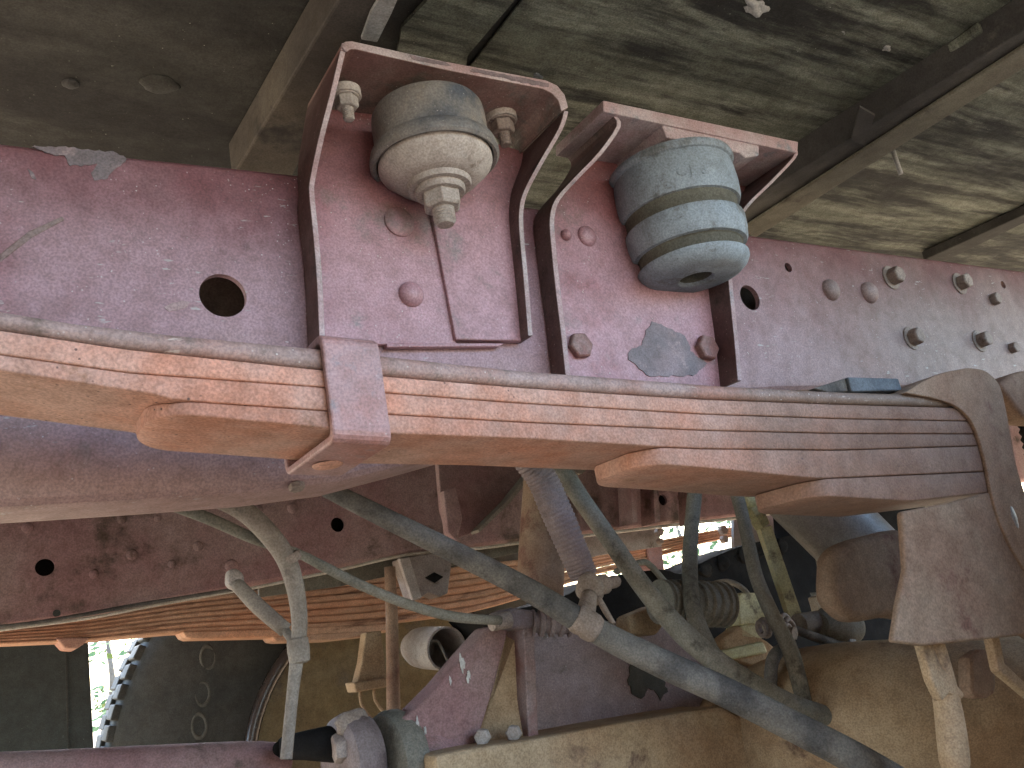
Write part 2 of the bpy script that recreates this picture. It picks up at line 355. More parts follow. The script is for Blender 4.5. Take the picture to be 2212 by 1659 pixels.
NY = Vector((0, -1, 0))
prism('dark_hole_backing', [(300, 400), (1800, 560), (1800, 800), (1300, 850), (700, 980), (300, 1010)], YW + .085, .01, 'bed_tan', rail)  # dark sheet added so the holes in the rail look shaded inside
hexes = [(1930, 600, 21, 1), (2078, 613, 19, 1), (1974, 731, 20, 1), (2121, 737, 19, 1), (2150, 648, 14, 0), (2190, 753, 13, 0)]
for i, (u, v, r, wsh) in enumerate(hexes):
    rr = r * px(u, v, YW) * .92
    hexbolt(P(u - 6, v, YW), NY, rr * (1 if wsh else 1.05), rr * 1.15, 'bolt', rail, washer=rr * 1.42 if wsh else 0, ang=i * .5)
for (u, v, r) in [(1793, 627, 22), (1876, 633, 22)]:
    dome('rivet', P(u, v, YW), NY, r * px(u, v, YW) * 1.12, r * px(u, v, YW) * .8, 'rail_dusty', rail)
hexbolt(P(640, 1046, YW), (0, -.3, -1), .008, .006, 'bolt', rail)
# old weld scars and scuffs on the web
slab('weld_scar', [P(u, v, YW - .0012) for u, v in [(0, 548), (60, 500), (135, 466), (140, 474), (70, 512), (0, 566)]], (0, .004, 0), 'rail_dusty', rail, bevel=.001)

def flake(name, pp, Y, m, parent, jag=2.2, th=.0007, seed=1, label=None):
    random.seed(seed); out = []
    for (a, b), (c, d) in zip(pp, pp[1:] + pp[:1]):
        n = max(2, int(math.hypot(c - a, d - b) / 7))
        for k in range(n): out.append((a + (c - a) * k / n + random.uniform(-jag, jag), b + (d - b) * k / n + random.uniform(-jag, jag)))
    return prism(name, out, Y - th, th * 2, m, parent, label=label)
flake('paint_chip', [(67, 315), (105, 332), (141, 337), (151, 358), (183, 357), (211, 351), (197, 373), (204, 388), (232, 385), (246, 366), (271, 348), (274, 341), (242, 328), (150, 318)], YW, 'chip', rail, seed=2)
flake('paint_chip', [(355, 663), (372, 655), (392, 650), (410, 652), (404, 662), (386, 670), (365, 673)], YW, 'bracket_edge', rail, 1.5, seed=3)
flake('paint_chip', [(60, 365), (72, 372), (78, 388), (70, 386)], YW, 'chip', rail, 1, seed=4)
# ================================================================ TRUCK BED
ZF = .672 + CAM.z
ZM = .618 + CAM.z
bed = thing('truck_bed', 'grimy dark underside of the truck bed above everything, streaked panels and crossmembers', 'truck bed', (.6, 1.2, ZM))
seams = [-2.2, -.9, PZ(1075, 60, ZF).x, PZ(2100, 60, ZF).x + .05, 2.6, 4.2, 8.0]
def panel(x0, x1, z=ZF, m='bed'):
    random.seed(int(x0 * 100)); nx, ny = 12, 30; vs = []; fs = []
    for i in range(nx + 1):
        for j in range(ny + 1):
            x = x0 + (x1 - x0) * i / nx; y = -.02 + 2.5 * j / ny
            e = 0 if i in (0, nx) else 1
            vs.append((x, y, z + e * (.004 * math.sin(x * 17 + y * 3) * math.sin(y * 9 + x * 4) + random.uniform(-.001, .001))))
    n = len(vs)
    for i in range(nx):
        for j in range(ny): a = i * (ny + 1) + j; fs.append((a, a + 1, a + ny + 2, a + ny + 1))
    o = build('floor_panel', vs, fs, m, bed, smooth=True); s = o.modifiers.new('s', 'SOLIDIFY'); s.thickness = .004; s.offset = 1
    return o
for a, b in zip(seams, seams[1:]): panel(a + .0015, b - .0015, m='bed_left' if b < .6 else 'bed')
def member(quad, name='crossmember', m='bed_dark', z=ZM, h=None, lip=None):
    o = prismz(name, quad, z, (h or ZF - z - .002), m, bed, bevel=.003)
    return o
slab('deck', [(-2.2, -.02, ZF + .006), (8, -.02, ZF + .006), (8, 2.5, ZF + .006), (-2.2, 2.5, ZF + .006)], (0, 0, .05), 'bed_dark', bed)
c1 = member([(500, 384), (748, -30), (860, -60), (612, 420)], m='bed_tan')
c2 = prismz('crossmember', [(1560, 470), (2300, 10), (2300, 62), (1620, 490)], ZM + .004, ZF - ZM - .006, 'bed_dark', bed, bevel=.002)
prismz('flange', [(1600, 497), (2300, 45), (2300, 92), (1632, 514)], ZM - .003, .006, 'bed_lip', c2, bevel=.002)
prismz('gusset_plate', [(1858, 232), (1840, 300), (1868, 316), (1890, 250)], ZM - .001, .004, 'bed_dark', c2)
member([(1995, 562), (2300, 424), (2300, 440), (2030, 570)], m='bed_left', z=ZM + .03)
prismz('patch_plate', [(868, 60), (1000, -80), (1180, -80), (1010, 120), (1000, 190), (850, 160)], ZF - .012, .005, 'bed', bed)
prismz('strap', [(800, 30), (830, -20), (868, -20), (846, 30), (815, 92), (780, 86)], ZM - .006, .005, 'grey_plate', bed, bevel=.001)
prismz('spacer', [(2050, 118), (2120, 66), (2132, 78), (2075, 128)], ZF - .02, .016, 'bed', bed, bevel=.003)
prismz('spacer', [(1790, 330), (1835, 318), (1850, 330), (1795, 372)], ZF - .02, .016, 'bed', bed, bevel=.003)
# hanging rod with a cross head
t = thing('hanging_rod', 'short grey green bolt rod hanging from the bed floor right of the crossmember', 'rod', PZ(1925, 322, ZF))
a = PZ(1926, 318, ZF - .004); b_ = P(1946, 376, a.y)
sweep('shank', [(*a, .0042), (*(a * .5 + b_ * .5), .0042), (*b_, .0042)], 'grey_plate', t, seg=12)
p0, p1 = PZ(1898, 322, ZF - .004), PZ(1952, 303, ZF - .004)
sweep('head_bar', [(*p0, .004), (*(p0 * .5 + p1 * .5), .005), (*p1, .003)], 'bed_lip', t, seg=10, dome=3)
# blob of hardened sealant and drips
def lump(name, c, r, m, parent, sq=(1, 1, 1), seed=1, amp=.3):
    random.seed(seed); bmx = bmesh.new(); bmesh.ops.create_icosphere(bmx, subdivisions=3, radius=1)
    ph = [random.uniform(0, 6) for _ in range(6)]
    for vv in bmx.verts:
        q = vv.co; k = 1 + amp * (math.sin(q.x * 3 + ph[0]) * math.sin(q.y * 4 + ph[1]) + .5 * math.sin(q.z * 7 + ph[2]) * math.sin(q.x * 6 + ph[3]))
        vv.co = Vector((q.x * sq[0], q.y * sq[1], q.z * sq[2])) * k * r
    mex = bpy.data.meshes.new(name); bmx.to_mesh(mex); bmx.free()
    return link(name, mex, m, parent, Vector(c), smooth=True)
lump('sealant_blob', PZ(1632, 14, ZF - .004), .014, 'grey_plate', bed, (1.3, .7, .6), 4, .45)
for i, (u, v, r) in enumerate([(1822, 66, .0045), (1857, 83, .003), (1915, 102, .0055), (1160, 160, .006)]):
    lump('sealant_drip', PZ(u, v, ZF - .002), r, 'grey_plate' if i < 3 else 'blue', bed, (1.6, 1, .7), i + 9, .3)
lump('nail_head', PZ(152, 180, ZF - .002), .009, 'bed_dark', bed, (1, 1, .5), 3, .1)
lump('grommet', PZ(345, 182, ZF - .001), .022, 'bed_left', bed, (1, .8, .15), 77, .12)

# ================================================================ BRACKET A (with the round mount)
def side_plate(name, fr, bk, thick, m, parent, em='bracket_edge'):
    """fr/bk: matching lists of (u,v,Y): front edge and rear line; thick in x (to +x)"""
    n = len(fr); vs = []; fs = []
    for a_, b_ in zip(fr, bk):
        A = P(*a_); B = P(*b_); B.z = A.z; B.x = A.x * .5 + B.x * .5 if False else B.x
        for q in (A, B): vs += [q, q + Vector((thick, 0, 0))]
    for i in range(n - 1):
        o = i * 4; p = o + 4
        fs += [(o, o + 2, p + 2, p), (o + 1, o + 3, p + 3, p + 1), (o, o + 1, p + 1, p), (o + 2, o + 3, p + 3, p + 2)]
    fs += [(0, 1, 3, 2), ((n - 1) * 4, (n - 1) * 4 + 1, (n - 1) * 4 + 3, (n - 1) * 4 + 2)]
    return build(name, vs, fs, m, parent, bevel=.0012)
YF = .69; YB = .798
def yprof(v, pts): return interp(sorted(pts), v)
ba = thing('mount_bracket', 'bent red bracket on the rail carrying the round black and beige mount', 'bracket', P(900, 700, YB))
# profiles: given image v of the front edge -> distance Y of that edge from the camera side
edgeL = [(735, 108, YF), (712, 205, .705), (690, 290, .725), (670, 385, .758), (668, 420, .758), (676, 500, .760), (684, 600, .762), (690, 735, .763)]
def back_of(e, Yb=YB, x=None):
    """same x and z as the front edge point, on the rear plane"""
    A = P(*e); return A, Vector((A.x, Yb, A.z))
def flange_plate(name, edge, thick, m, parent, Yb=YB, xfix=None, bev=.0012):
    vs = []; fs = []; n = len(edge)
    for e in edge:
        A, B = back_of(e, Yb)
        for q in (A, B): vs += [q, q + Vector((thick, 0, 0))]
    for i in range(n - 1):
        o = i * 4; p = o + 4
        fs += [(o, o + 2, p + 2, p), (o + 1, o + 3, p + 3, p + 1), (o, o + 1, p + 1, p), (o + 2, o + 3, p + 3, p + 2)]
    fs += [(0, 1, 3, 2), ((n - 1) * 4, (n - 1) * 4 + 1, (n - 1) * 4 + 3, (n - 1) * 4 + 2)]
    o_ = build(name, vs, fs, m, parent, bevel=bev); o_.data.materials.append(M['bracket_edge'])
    for i in range(n - 1): o_.data.polygons[i * 4 + 2].material_index = 1
    return o_
def back_outline(eA, eB, Y, top, bottom):
    """outline (world) on plane Y between the rear lines of two side plates"""
    A = [P(*e) for e in eA]; B = [P(*e) for e in eB]
    zt_ = top
    L_ = [(p.x, min(p.z, zt_)) for p in A]; R_ = [(p.x, min(p.z, zt_)) for p in B]
    return [Vector((x, Y, z)) for x, z in L_] + bottom + [Vector((x, Y, z)) for x, z in R_[::-1]]
def resample(edge, n=4): return smoothpath(edge, n)
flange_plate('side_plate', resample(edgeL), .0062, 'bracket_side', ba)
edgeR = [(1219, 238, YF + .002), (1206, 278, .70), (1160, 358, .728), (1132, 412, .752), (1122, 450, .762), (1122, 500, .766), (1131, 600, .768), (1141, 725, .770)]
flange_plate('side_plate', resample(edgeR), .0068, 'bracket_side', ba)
# top plate, bent from the same sheet: rounded front corners
zt = P(960, 120, YF).z
def top_z(v, u): return P(u, v, YF)
tp = [(735, 108), (737, 97), (746, 89), (760, 88), (960, 132), (1180, 173), (1204, 184), (1220, 204), (1228, 232)]
tpi = [(752, 112), (754, 108), (760, 106), (768, 106), (960, 150), (1172, 191), (1192, 201), (1206, 216), (1213, 240)]
vs = []; fs = []
for a_, b_ in zip(tp, tpi):
    A, B = P(*a_, YF), P(*b_, YF)
    vs += [A, B, Vector((B.x, YB, B.z)), Vector((A.x, YB, A.z))]
for i in range(len(tp) - 1):
    for j in range(4): fs.append((i * 4 + j, i * 4 + (j + 1) % 4, i * 4 + 4 + (j + 1) % 4, i * 4 + 4 + j))
fs += [(0, 1, 2, 3), tuple(range((len(tp) - 1) * 4, len(tp) * 4))]
tpo = build('top_plate', vs, fs, 'bracket_top', ba, bevel=.0012); tpo.data.materials.append(M['bracket_edge'])
for i in range(len(tp) - 1): tpo.data.polygons[i * 4].material_index = 1
lump('weld_bead', P(745, 102, YF - .001), .0042, 'bracket_edge', ba, (1, .6, 1.1), 5, .2)
for e in ([(700, 255, .716)], ): pass
flake('paint_chip', [(1020, 147), (1060, 154), (1110, 165), (1150, 172), (1186, 180), (1186, 188), (1130, 179), (1090, 168), (1040, 158), (1016, 154)], YF, 'chip', ba, 1.2, seed=6)
flake('paint_chip', [(885, 119), (930, 128), (960, 134), (975, 142), (940, 138), (890, 127)], YF, 'chip', ba, 1.0, seed=7)
# rear plates against the rail: left piece lies under, right piece stands proud along the slit
YQ = YB - .006; mid = P(960, 150, YF); zt = P(900, 130, YF).z
Ls = [Vector((P(*e).x + .003, YQ, min(P(*e).z, zt))) for e in resample(edgeL)]
slab('rear_plate', Ls + [P(688, 742, YQ), P(990, 746, YQ), P(984, 738, YQ), P(936, 478, YQ), Vector((P(936, 478, YQ).x - .01, YQ, zt))], (0, .006, 0), 'bracket', ba, bevel=.001)
YQ2 = YB - .0115
Rs = [Vector((P(*e).x + .003, YQ2, min(P(*e).z, zt))) for e in resample(edgeR)]
slab('rear_plate', [Vector((P(936, 478, YQ2).x - .01, YQ2, zt)), P(936, 478, YQ2), P(985, 733, YQ2)] + Rs[::-1], (0, .010, 0), 'bracket', ba, bevel=.0015)
prism('rear_plate', [(835, 741), (1090, 741), (1078, 748), (836, 750)], YB - .009, .008, 'bracket', ba, bevel=.001)
dome('rivet', P(888, 636, YB - .0065), NY, 29 * px(888, 636, YB), .011, 'bracket', ba)
lathe('rivet', P(862, 480, YB - .0065), NY, [(34 * px(862, 480, YB), 0), (34 * px(862, 480, YB), .002), (26 * px(862, 480, YB), .005), (0, .0062)], 'bracket', ba, 28)
# bolts holding the mount, pointing down out of the top plate
for (u, v, Yq, r) in [(752, 240, .735, 25), (1088, 292, .755, 26)]:
    c = P(u - 4, v - 25, Yq); rr = r * px(u, v, Yq)
    cyl('washer', c + Vector((0, 0, .012)), (0, 0, -1), rr * 1.35, .010, 'mount_metal', ba)
    hexbolt(c + Vector((0, 0, .003)), (0, 0, -1), rr * 1.02, rr * 1.0, 'mount_metal' if u < 900 else 'bolt', ba, washer=rr * 1.15, stub=rr * 1.1, name='nut')

# ---------------------------------------------------------------- round mount
YM = .742
def zat(u, v, Y): return P(u, v, Y).z
mc = P(940, 350, YM); rk = rad(940, 350, YM, 1.0)
mt = thing('rubber_mount', 'round mount with chipped black shell, beige dished washer and hanging nut', 'engine mount', mc)
def zv(v): return zat(940 + (v - 350) * .155, v, YM) - mc.z
AXM = (0, 0, 1)
lathe('shell', mc, AXM, [(rk * 118, zv(246)), (rk * 122, zv(252)), (rk * 124, zv(266)), (rk * 124, zv(308)), (rk * 127, zv(322)), (rk * 136, zv(330)), (rk * 140, zv(343)), (rk * 140, zv(352)), (rk * 134, zv(357)), (rk * 127, zv(354)), (rk * 125, zv(335)), (rk * 40, zv(335))], 'mount_black', mt, 64)
lathe('dished_washer', mc, AXM, [(rk * 118, zv(340)), (rk * 123, zv(352)), (rk * 123, zv(362)), (rk * 119, zv(370)), (rk * 98, zv(386)), (rk * 92, zv(392)), (rk * 70, zv(398)), (rk * 20, zv(399))], 'mount_metal', mt, 64)
lathe('washer', mc, AXM, [(rk * 69, zv(392)), (rk * 70, zv(402)), (rk * 67, zv(409)), (rk * 30, zv(409))], 'mount_metal', mt, 40)
lathe('washer', mc, AXM, [(rk * 54, zv(406)), (rk * 55, zv(416)), (rk * 51, zv(422)), (rk * 20, zv(422))], 'mount_metal', mt, 40)
nutb = lathe('nut', mc, AXM, [(rk * 43, zv(418)), (rk * 43, zv(446)), (rk * 38, zv(452)), (rk * 20, zv(452))], 'mount_metal', mt, 6, ang=.35, bevel=.0012)
pr = [(rk * 23, zv(450))]
for i in range(5): pr += [(rk * 24, zv(454 + i * 6)), (rk * 21, zv(457 + i * 6))]
pr += [(rk * 18, zv(486)), (rk * 10, zv(487))]
lathe('threaded_stub', mc, AXM, pr, 'mount_metal', mt, 24)

# ================================================================ BRACKET B (with the bump stop)
bb = thing('bump_stop_bracket', 'red bracket with two slanted side plates holding the grey rubber bump stop', 'bracket', P(1350, 760, YB))
eL = [(1332, 250, YF + .006), (1340, 272, YF + .006), (1300, 330, .708), (1250, 382, .728), (1208, 430, .75), (1196, 470, .760), (1198, 520, .764), (1208, 620, .767), (1220, 720, .768), (1230, 812, .769)]
eL = [(u - 8, v, y) for u, v, y in eL]
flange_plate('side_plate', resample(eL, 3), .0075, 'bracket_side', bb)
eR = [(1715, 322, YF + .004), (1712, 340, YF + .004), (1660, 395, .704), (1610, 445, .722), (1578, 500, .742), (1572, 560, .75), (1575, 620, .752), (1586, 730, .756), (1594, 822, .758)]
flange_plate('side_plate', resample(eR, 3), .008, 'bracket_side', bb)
tpb = [(1303, 216), (1725, 306), (1723, 330), (1304, 240)]
slab('top_plate', [P(u, v, YF) for u, v in tpb], (0, YB - YF, 0), 'bracket_edge', bb, bevel=.0015)
YQ = YB - .007; zt = P(1303, 236, YF).z
Ls = [Vector((P(*e).x + .003, YQ, min(P(*e).z, zt))) for e in resample(eL, 3)]
Rs = [Vector((P(*e).x + .003, YQ, min(P(*e).z, zt))) for e in resample(eR, 3)]
slab('rear_plate', Ls + [P(1225, 870, YQ), P(1598, 880, YQ)] + Rs[::-1], (0, .007, 0), 'bracket', bb, bevel=.001)
for (u, v, r, h, a0) in [(1256, 746, 30, 15, .3), (1528, 751, 29, 17, .1)]:
    q = px(u, v, YB); hexbolt(P(u - 6, v + 3, YB - .0075), NY, r * q, h * q, 'bolt_red', bb, ang=a0)
for (u, v, r) in [(1268, 510, 24), (1222, 508, 13), (1425, 478, 20)]:
    dome('rivet', P(u, v, YB - .0075), NY, r * px(u, v, YB), .008, 'bracket', bb)
flake('paint_chip', [(1395, 712), (1410, 694), (1435, 706), (1454, 712), (1485, 731), (1492, 756), (1529, 787), (1498, 812), (1404, 812), (1357, 775), (1360, 756), (1389, 744)], YB - .0075, 'chip', bb, seed=5)
# bump stop
YS = .748
bs = thing('bump_stop', 'grey blue ribbed rubber bump stop with a hole in its end under its bracket', 'bump stop', P(1470, 400, YS))
base = slab('base_plate', [P(1428, 262, YF + .003), P(1640, 307, YF + .003), P(1640, 336, YF + .003), P(1610, 340, YF + .003), P(1600, 330, YF + .003), P(1440, 296, YF + .003)], (0, .10, 0), 'bracket_edge', bs, bevel=.002)
hexbolt(P(1410, 275, .715) , (0, 0, -1), .009, .008, 'bracket', bs, washer=.012)
sc = P(1472, 473, YS); sk = rad(1482, 470, YS, 1.0) * .90
def sv(v): return zat(1482 + (v - 470) * .24, v, YS) - sc.z
prof = [(150, 372), (152, 379), (148, 386), (143, 388), (146, 402), (148, 430), (146, 458), (142, 466), (135, 467), (134, 470), (133, 490), (134, 494), (141, 496), (143, 502), (142, 524), (138, 544), (134, 549), (125, 550), (122, 553), (121, 570), (123, 573), (131, 575), (131, 581), (125, 590), (112, 599), (97, 603), (44, 605), (40, 603), (38, 598), (37, 520), (5, 518)]
st = lathe('rubber_body', sc, AXM, [(sk * r, sv(v)) for r, v in prof], 'rubber', bs, 72)
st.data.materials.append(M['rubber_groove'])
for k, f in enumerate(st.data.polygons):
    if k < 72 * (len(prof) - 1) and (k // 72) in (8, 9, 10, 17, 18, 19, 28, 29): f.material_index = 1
# raised moulded letters on the rubber, bent round the body
def bent_text(txt, u0, v0, size, parent):
    cu = bpy.data.curves.new('moulded_letter', 'FONT'); cu.body = txt; cu.size = size; cu.extrude = .0007; cu.align_x = 'CENTER'; cu.align_y = 'CENTER'
    o = bpy.data.objects.new('tmp', cu); S.collection.objects.link(o); bpy.context.view_layer.update()
    me = bpy.data.meshes.new_from_object(o.evaluated_get(bpy.context.evaluated_depsgraph_get())); bpy.data.objects.remove(o)
    # find the point on the body: march along the viewing ray
    r_ = sk * 147; d = ray(u0, v0); o0 = CAM - sc; aa = d.x ** 2 + d.y ** 2; b2 = 2 * (o0.x * d.x + o0.y * d.y); cc = o0.x ** 2 + o0.y ** 2 - r_ * r_
    tq = (-b2 - math.sqrt(max(0, b2 * b2 - 4 * aa * cc))) / (2 * aa); hit = CAM + d * tq
    th0 = math.atan2(hit.y - sc.y, hit.x - sc.x)
    vs2 = []
    for vv in me.vertices:
        th = th0 + vv.co.x / r_; q = r_ + vv.co.z + .0002
        vs2.append((sc.x + q * math.cos(th), sc.y + q * math.sin(th), hit.z + vv.co.y))
    return build('moulded_letter', vs2, [tuple(p.vertices) for p in me.polygons], 'rubber', parent)
for tx, u0, v0 in (('C', 1472, 370), ('J', 1493, 367), ('3', 1520, 366)): bent_text(tx, u0, v0, .019, bs)

# ================================================================ LEAF SPRING
YS0, YS1 = .60, .702
sp = thing('leaf_spring', 'large orange leaf spring of stacked steel leaves crossing the whole picture', 'leaf spring', P(1100, 870, YS0))
# lines of the near face (image u -> v)
T0 = [(-400, 600), (-200, 634), (0, 664), (156, 690), (391, 718), (695, 747), (836, 763), (1123, 795), (1296, 808), (1561, 829), (1800, 842), (2000, 849), (2212, 854), (2500, 858)]
T1 = [(-400, 650), (-200, 683), (0, 712), (273, 753), (695, 798), (836, 812), (1123, 836), (1296, 848), (1521, 862), (1814, 873), (2067, 880), (2500, 884)]
T2 = [(-400, 695), (-200, 733), (0, 765), (273, 804), (391, 813), (691, 835), (836, 848), (1123, 870), (1521, 894), (1814, 904), (2127, 910), (2500, 913)]
T3 = [(-400, 715), (-200, 762), (0, 801), (340, 853), (375, 864), (695, 886), (836, 894), (1123, 911), (1521, 929), (1814, 936), (2102, 937), (2500, 938)]
T4 = [(-200, 830), (330, 890), (644, 919), (833, 937), (1123, 947), (1420, 965), (1521, 969), (1814, 972), (2139, 962), (2500, 952)]
T5 = [(1200, 990), (1420, 1003), (1521, 1011), (1740, 1033), (1770, 1034), (2139, 1018), (2500, 1000)]
T6 = [(1600, 1052), (1740, 1070), (1960, 1084), (2139, 1064), (2500, 1044)]
def leaf(upper, lower, u0, u1, y0=YS0, y1=YS1, nose0=False, nose1=False, m='spring', gap=.0002, r=.0016):
    n = 60; vs = []; fs = []; sec = 0
    xa, xb = P(u0, 850, y0).x, P(u1, 850, y0).x
    us = [u0 + (u1 - u0) * i / n for i in range(n + 1)]
    if nose0: us = [u0 + (u1 - u0) * (i / n) ** 2.2 for i in range(n + 1)]
    for i, u in enumerate(us):
        A = P(u, interp(upper, u), y0); B = P(u, interp(lower, u), y0)
        x = (A.x + B.x) / 2; zt_, zb_ = A.z - gap, B.z + gap
        a0, a1 = y0, y1
        if nose0:
            d = abs(x - (P(u0, interp(lower, u0), y0).x)); L0 = .030
            if d < L0:
                k = math.sqrt(max(0, 1 - (1 - d / L0) ** 2)); inset = (1 - k) * (y1 - y0) * .42 + (0.0 if i else .002)
                a0 += inset; a1 -= inset * .8; zb_ = zb_ + (1 - k) * (zt_ - zb_) * .18
        rr = min(r, (zt_ - zb_) * .45); c = rr * .3
        ring = [(a0, zb_ + rr), (a0 + c, zb_ + c), (a0 + rr, zb_), (a1 - rr, zb_), (a1 - c, zb_ + c), (a1, zb_ + rr), (a1, zt_ - rr), (a1 - c, zt_ - c), (a1 - rr, zt_), (a0 + rr, zt_), (a0 + c, zt_ - c), (a0, zt_ - rr)]
        sec = len(ring); vs += [(x, y, z) for y, z in ring]
    for i in range(n):
        for j in range(sec): fs.append((i * sec + j, i * sec + (j + 1) % sec, (i + 1) * sec + (j + 1) % sec, (i + 1) * sec + j))
    fs += [tuple(range(sec)), tuple(range(n * sec, (n + 1) * sec))]
    o = build('leaf', vs, fs, m, sp); 
    for p in o.data.polygons: p.use_smooth = True
    md = o.modifiers.new('es', 'EDGE_SPLIT'); md.split_angle = math.radians(50)
    return o
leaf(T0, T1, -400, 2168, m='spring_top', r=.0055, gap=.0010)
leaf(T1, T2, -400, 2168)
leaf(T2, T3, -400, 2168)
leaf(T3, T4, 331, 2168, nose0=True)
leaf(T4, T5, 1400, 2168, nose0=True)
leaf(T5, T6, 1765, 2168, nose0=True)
# rebound clip round the leaves
cl = thing('spring_clip', 'pink dusted steel clip wrapped round the orange spring leaves left of centre', 'spring clip', P(770, 850, YS0))
def loop_band(uL, uR, vt_, vb_, y0, y1, th, m, parent, name):
    """closed rectangular strap in the yz plane, swept along x"""
    vs = []; fs = []
    def ringz(u):
        zt_ = P(u, interp(vt_, u), y0).z; zb_ = P(u, interp(vb_, u), y0).z
        def rr(a0, a1, b0, b1, r):
            out = []
            for cx, cz, s in ((a1 - r, b1 - r, 0), (a0 + r, b1 - r, 1), (a0 + r, b0 + r, 2), (a1 - r, b0 + r, 3)):
                for k in range(5):
                    an = math.pi / 2 * (s + k / 4); out.append((cx + r * math.cos(an), cz + r * math.sin(an)))
            return out
        return rr(y0, y1, zb_, zt_, .009), rr(y0 + th, y1 - th, zb_ + th, zt_ - th, .005)
    x0, x1 = P(uL, 850, y0).x, P(uR, 850, y0).x
    k = 5; ns = 20
    for i in range(k + 1):
        u = uL + (uR - uL) * i / k; x = x0 + (x1 - x0) * i / k; o_, i_ = ringz(u)
        vs += [(x, y, z) for y, z in o_] + [(x, y, z) for y, z in i_]
    for i in range(k):
        b0 = i * 2 * ns; b1 = b0 + 2 * ns
        for j in range(ns):
            j2 = (j + 1) % ns
            fs += [(b0 + j, b0 + j2, b1 + j2, b1 + j), (b0 + ns + j, b0 + ns + j2, b1 + ns + j2, b1 + ns + j)]
    for b0 in (0, k * 2 * ns):
        for j in range(ns): j2 = (j + 1) % ns; fs.append((b0 + j, b0 + j2, b0 + ns + j2, b0 + ns + j))
    return build(name, vs, fs, m, parent, bevel=.0018)
loop_band(709, 834, [(700, 716), (834, 730)], [(700, 952), (834, 960)], YS0 - .0075, YS1 + .012, .0065, 'clip', cl, 'band')
rc = P(705, 1003, YS0); zb_ = P(770, 956, YS0 - .0075).z
q = PZ(708, 1003, zb_); dome('rivet', q, (0, 0, -1), .013, .004, 'spring', cl)
# pad on top of the spring
pad = prism('rubber_pad', [(1832, 814), (1941, 817), (1950, 843), (1840, 846)], .62, .05, 'blue', None, bevel=.002)
tag(pad, 'blue grey rubber pad lying on top of the spring left of the domed cap', 'pad')
prism('wedge', [(1760, 838), (1828, 816), (1838, 845), (1790, 848)], .625, .05, 'hose', pad, bevel=.002)

# ================================================================ AXLE SEAT, CAP, U-BOLT STRAP
cap = thing('spring_clamp', 'brown dusty domed cap and strap clamping the spring at the right edge', 'clamp', P(2080, 850, .6))
dm = smoothpath([(1948, 850), (1985, 826), (2030, 807), (2070, 798), (2096, 795), (2125, 802), (2140, 830), (2150, 880), (2100, 862), (2000, 860)], 4)[:-1]
prism('domed_cap', dm, .600, .075, 'perch', cap, bevel=.010, seg=5, smooth=True)
stp = smoothpath([(1956, 848), (1990, 826), (2030, 808), (2068, 799), (2098, 795), (2132, 803), (2158, 830), (2170, 868), (2184, 940), (2200, 1020), (2230, 1100), (2290, 1190), (2420, 1320)], 5) + smoothpath([(2420, 1440), (2270, 1290), (2212, 1226), (2170, 1150), (2146, 1080), (2132, 1010), (2118, 955), (2098, 908), (2064, 876), (2010, 858)], 5)
prism('strap', stp, .5945, .0052, 'perch', cap, bevel=.0024, seg=4, smooth=True)
prism('domed_cap', smoothpath([(2160, 830), (2190, 806), (2230, 798), (2300, 806), (2340, 900), (2180, 900)], 4)[:-1], .70, .05, 'perch', cap, bevel=.008, seg=3, smooth=True)
tb_ = thing('shock_absorber', 'dark ribbed black rubber boot behind the strap at the right edge', 'rubber boot', P(2250, 950, .72))
sweep('boot', [(*P(2262 + i * 2, 835 + i * 8, .72), (.058 if i % 2 else .054)) for i in range(44)], 'black', tb_, seg=24)
seat = thing('cast_pedestal', 'brown cast axle seat below the spring at the right edge', 'casting', P(2060, 1250, .63))
prism('casting', [(1950, 1104), (2050, 1086), (2139, 1062), (2166, 1060), (2176, 1110), (2194, 1165), (2240, 1230), (2400, 1400), (2400, 1500), (2212, 1372), (1995, 1395), (1932, 1387), (1945, 1300), (1960, 1230)], .598, .010, 'perch', seat, bevel=.004, seg=4, smooth=True)
lump('bolt_boss', P(2172, 1120, .606), .024, 'shiny', seat, (.7, .5, 1.5), 8, .05)
tube('pillar', [(2016, 1385, .640, 42), (2030, 1440, .640, 48), (2046, 1520, .640, 56), (2056, 1590, .640, 62), (2062, 1645, .640, 62)], 'dirt', seat, n=3, seg=24, dome=2)
prism('rib', [(1990, 1384), (2013, 1380), (2034, 1438), (2086, 1500), (2080, 1512), (2052, 1498), (2036, 1516), (2014, 1470)], .626, .012, 'dirt', seat, bevel=.003)
prism('rib', [(2140, 1368), (2160, 1372), (2172, 1432), (2280, 1535), (2280, 1552), (2158, 1450)], .626, .012, 'dirt', seat, bevel=.003)
prism('lug', smoothpath([(2096, 1420), (2130, 1400), (2150, 1440), (2150, 1500), (2110, 1508), (2094, 1480)], 3)[:-1], .69, .02, 'perch', seat, bevel=.006)

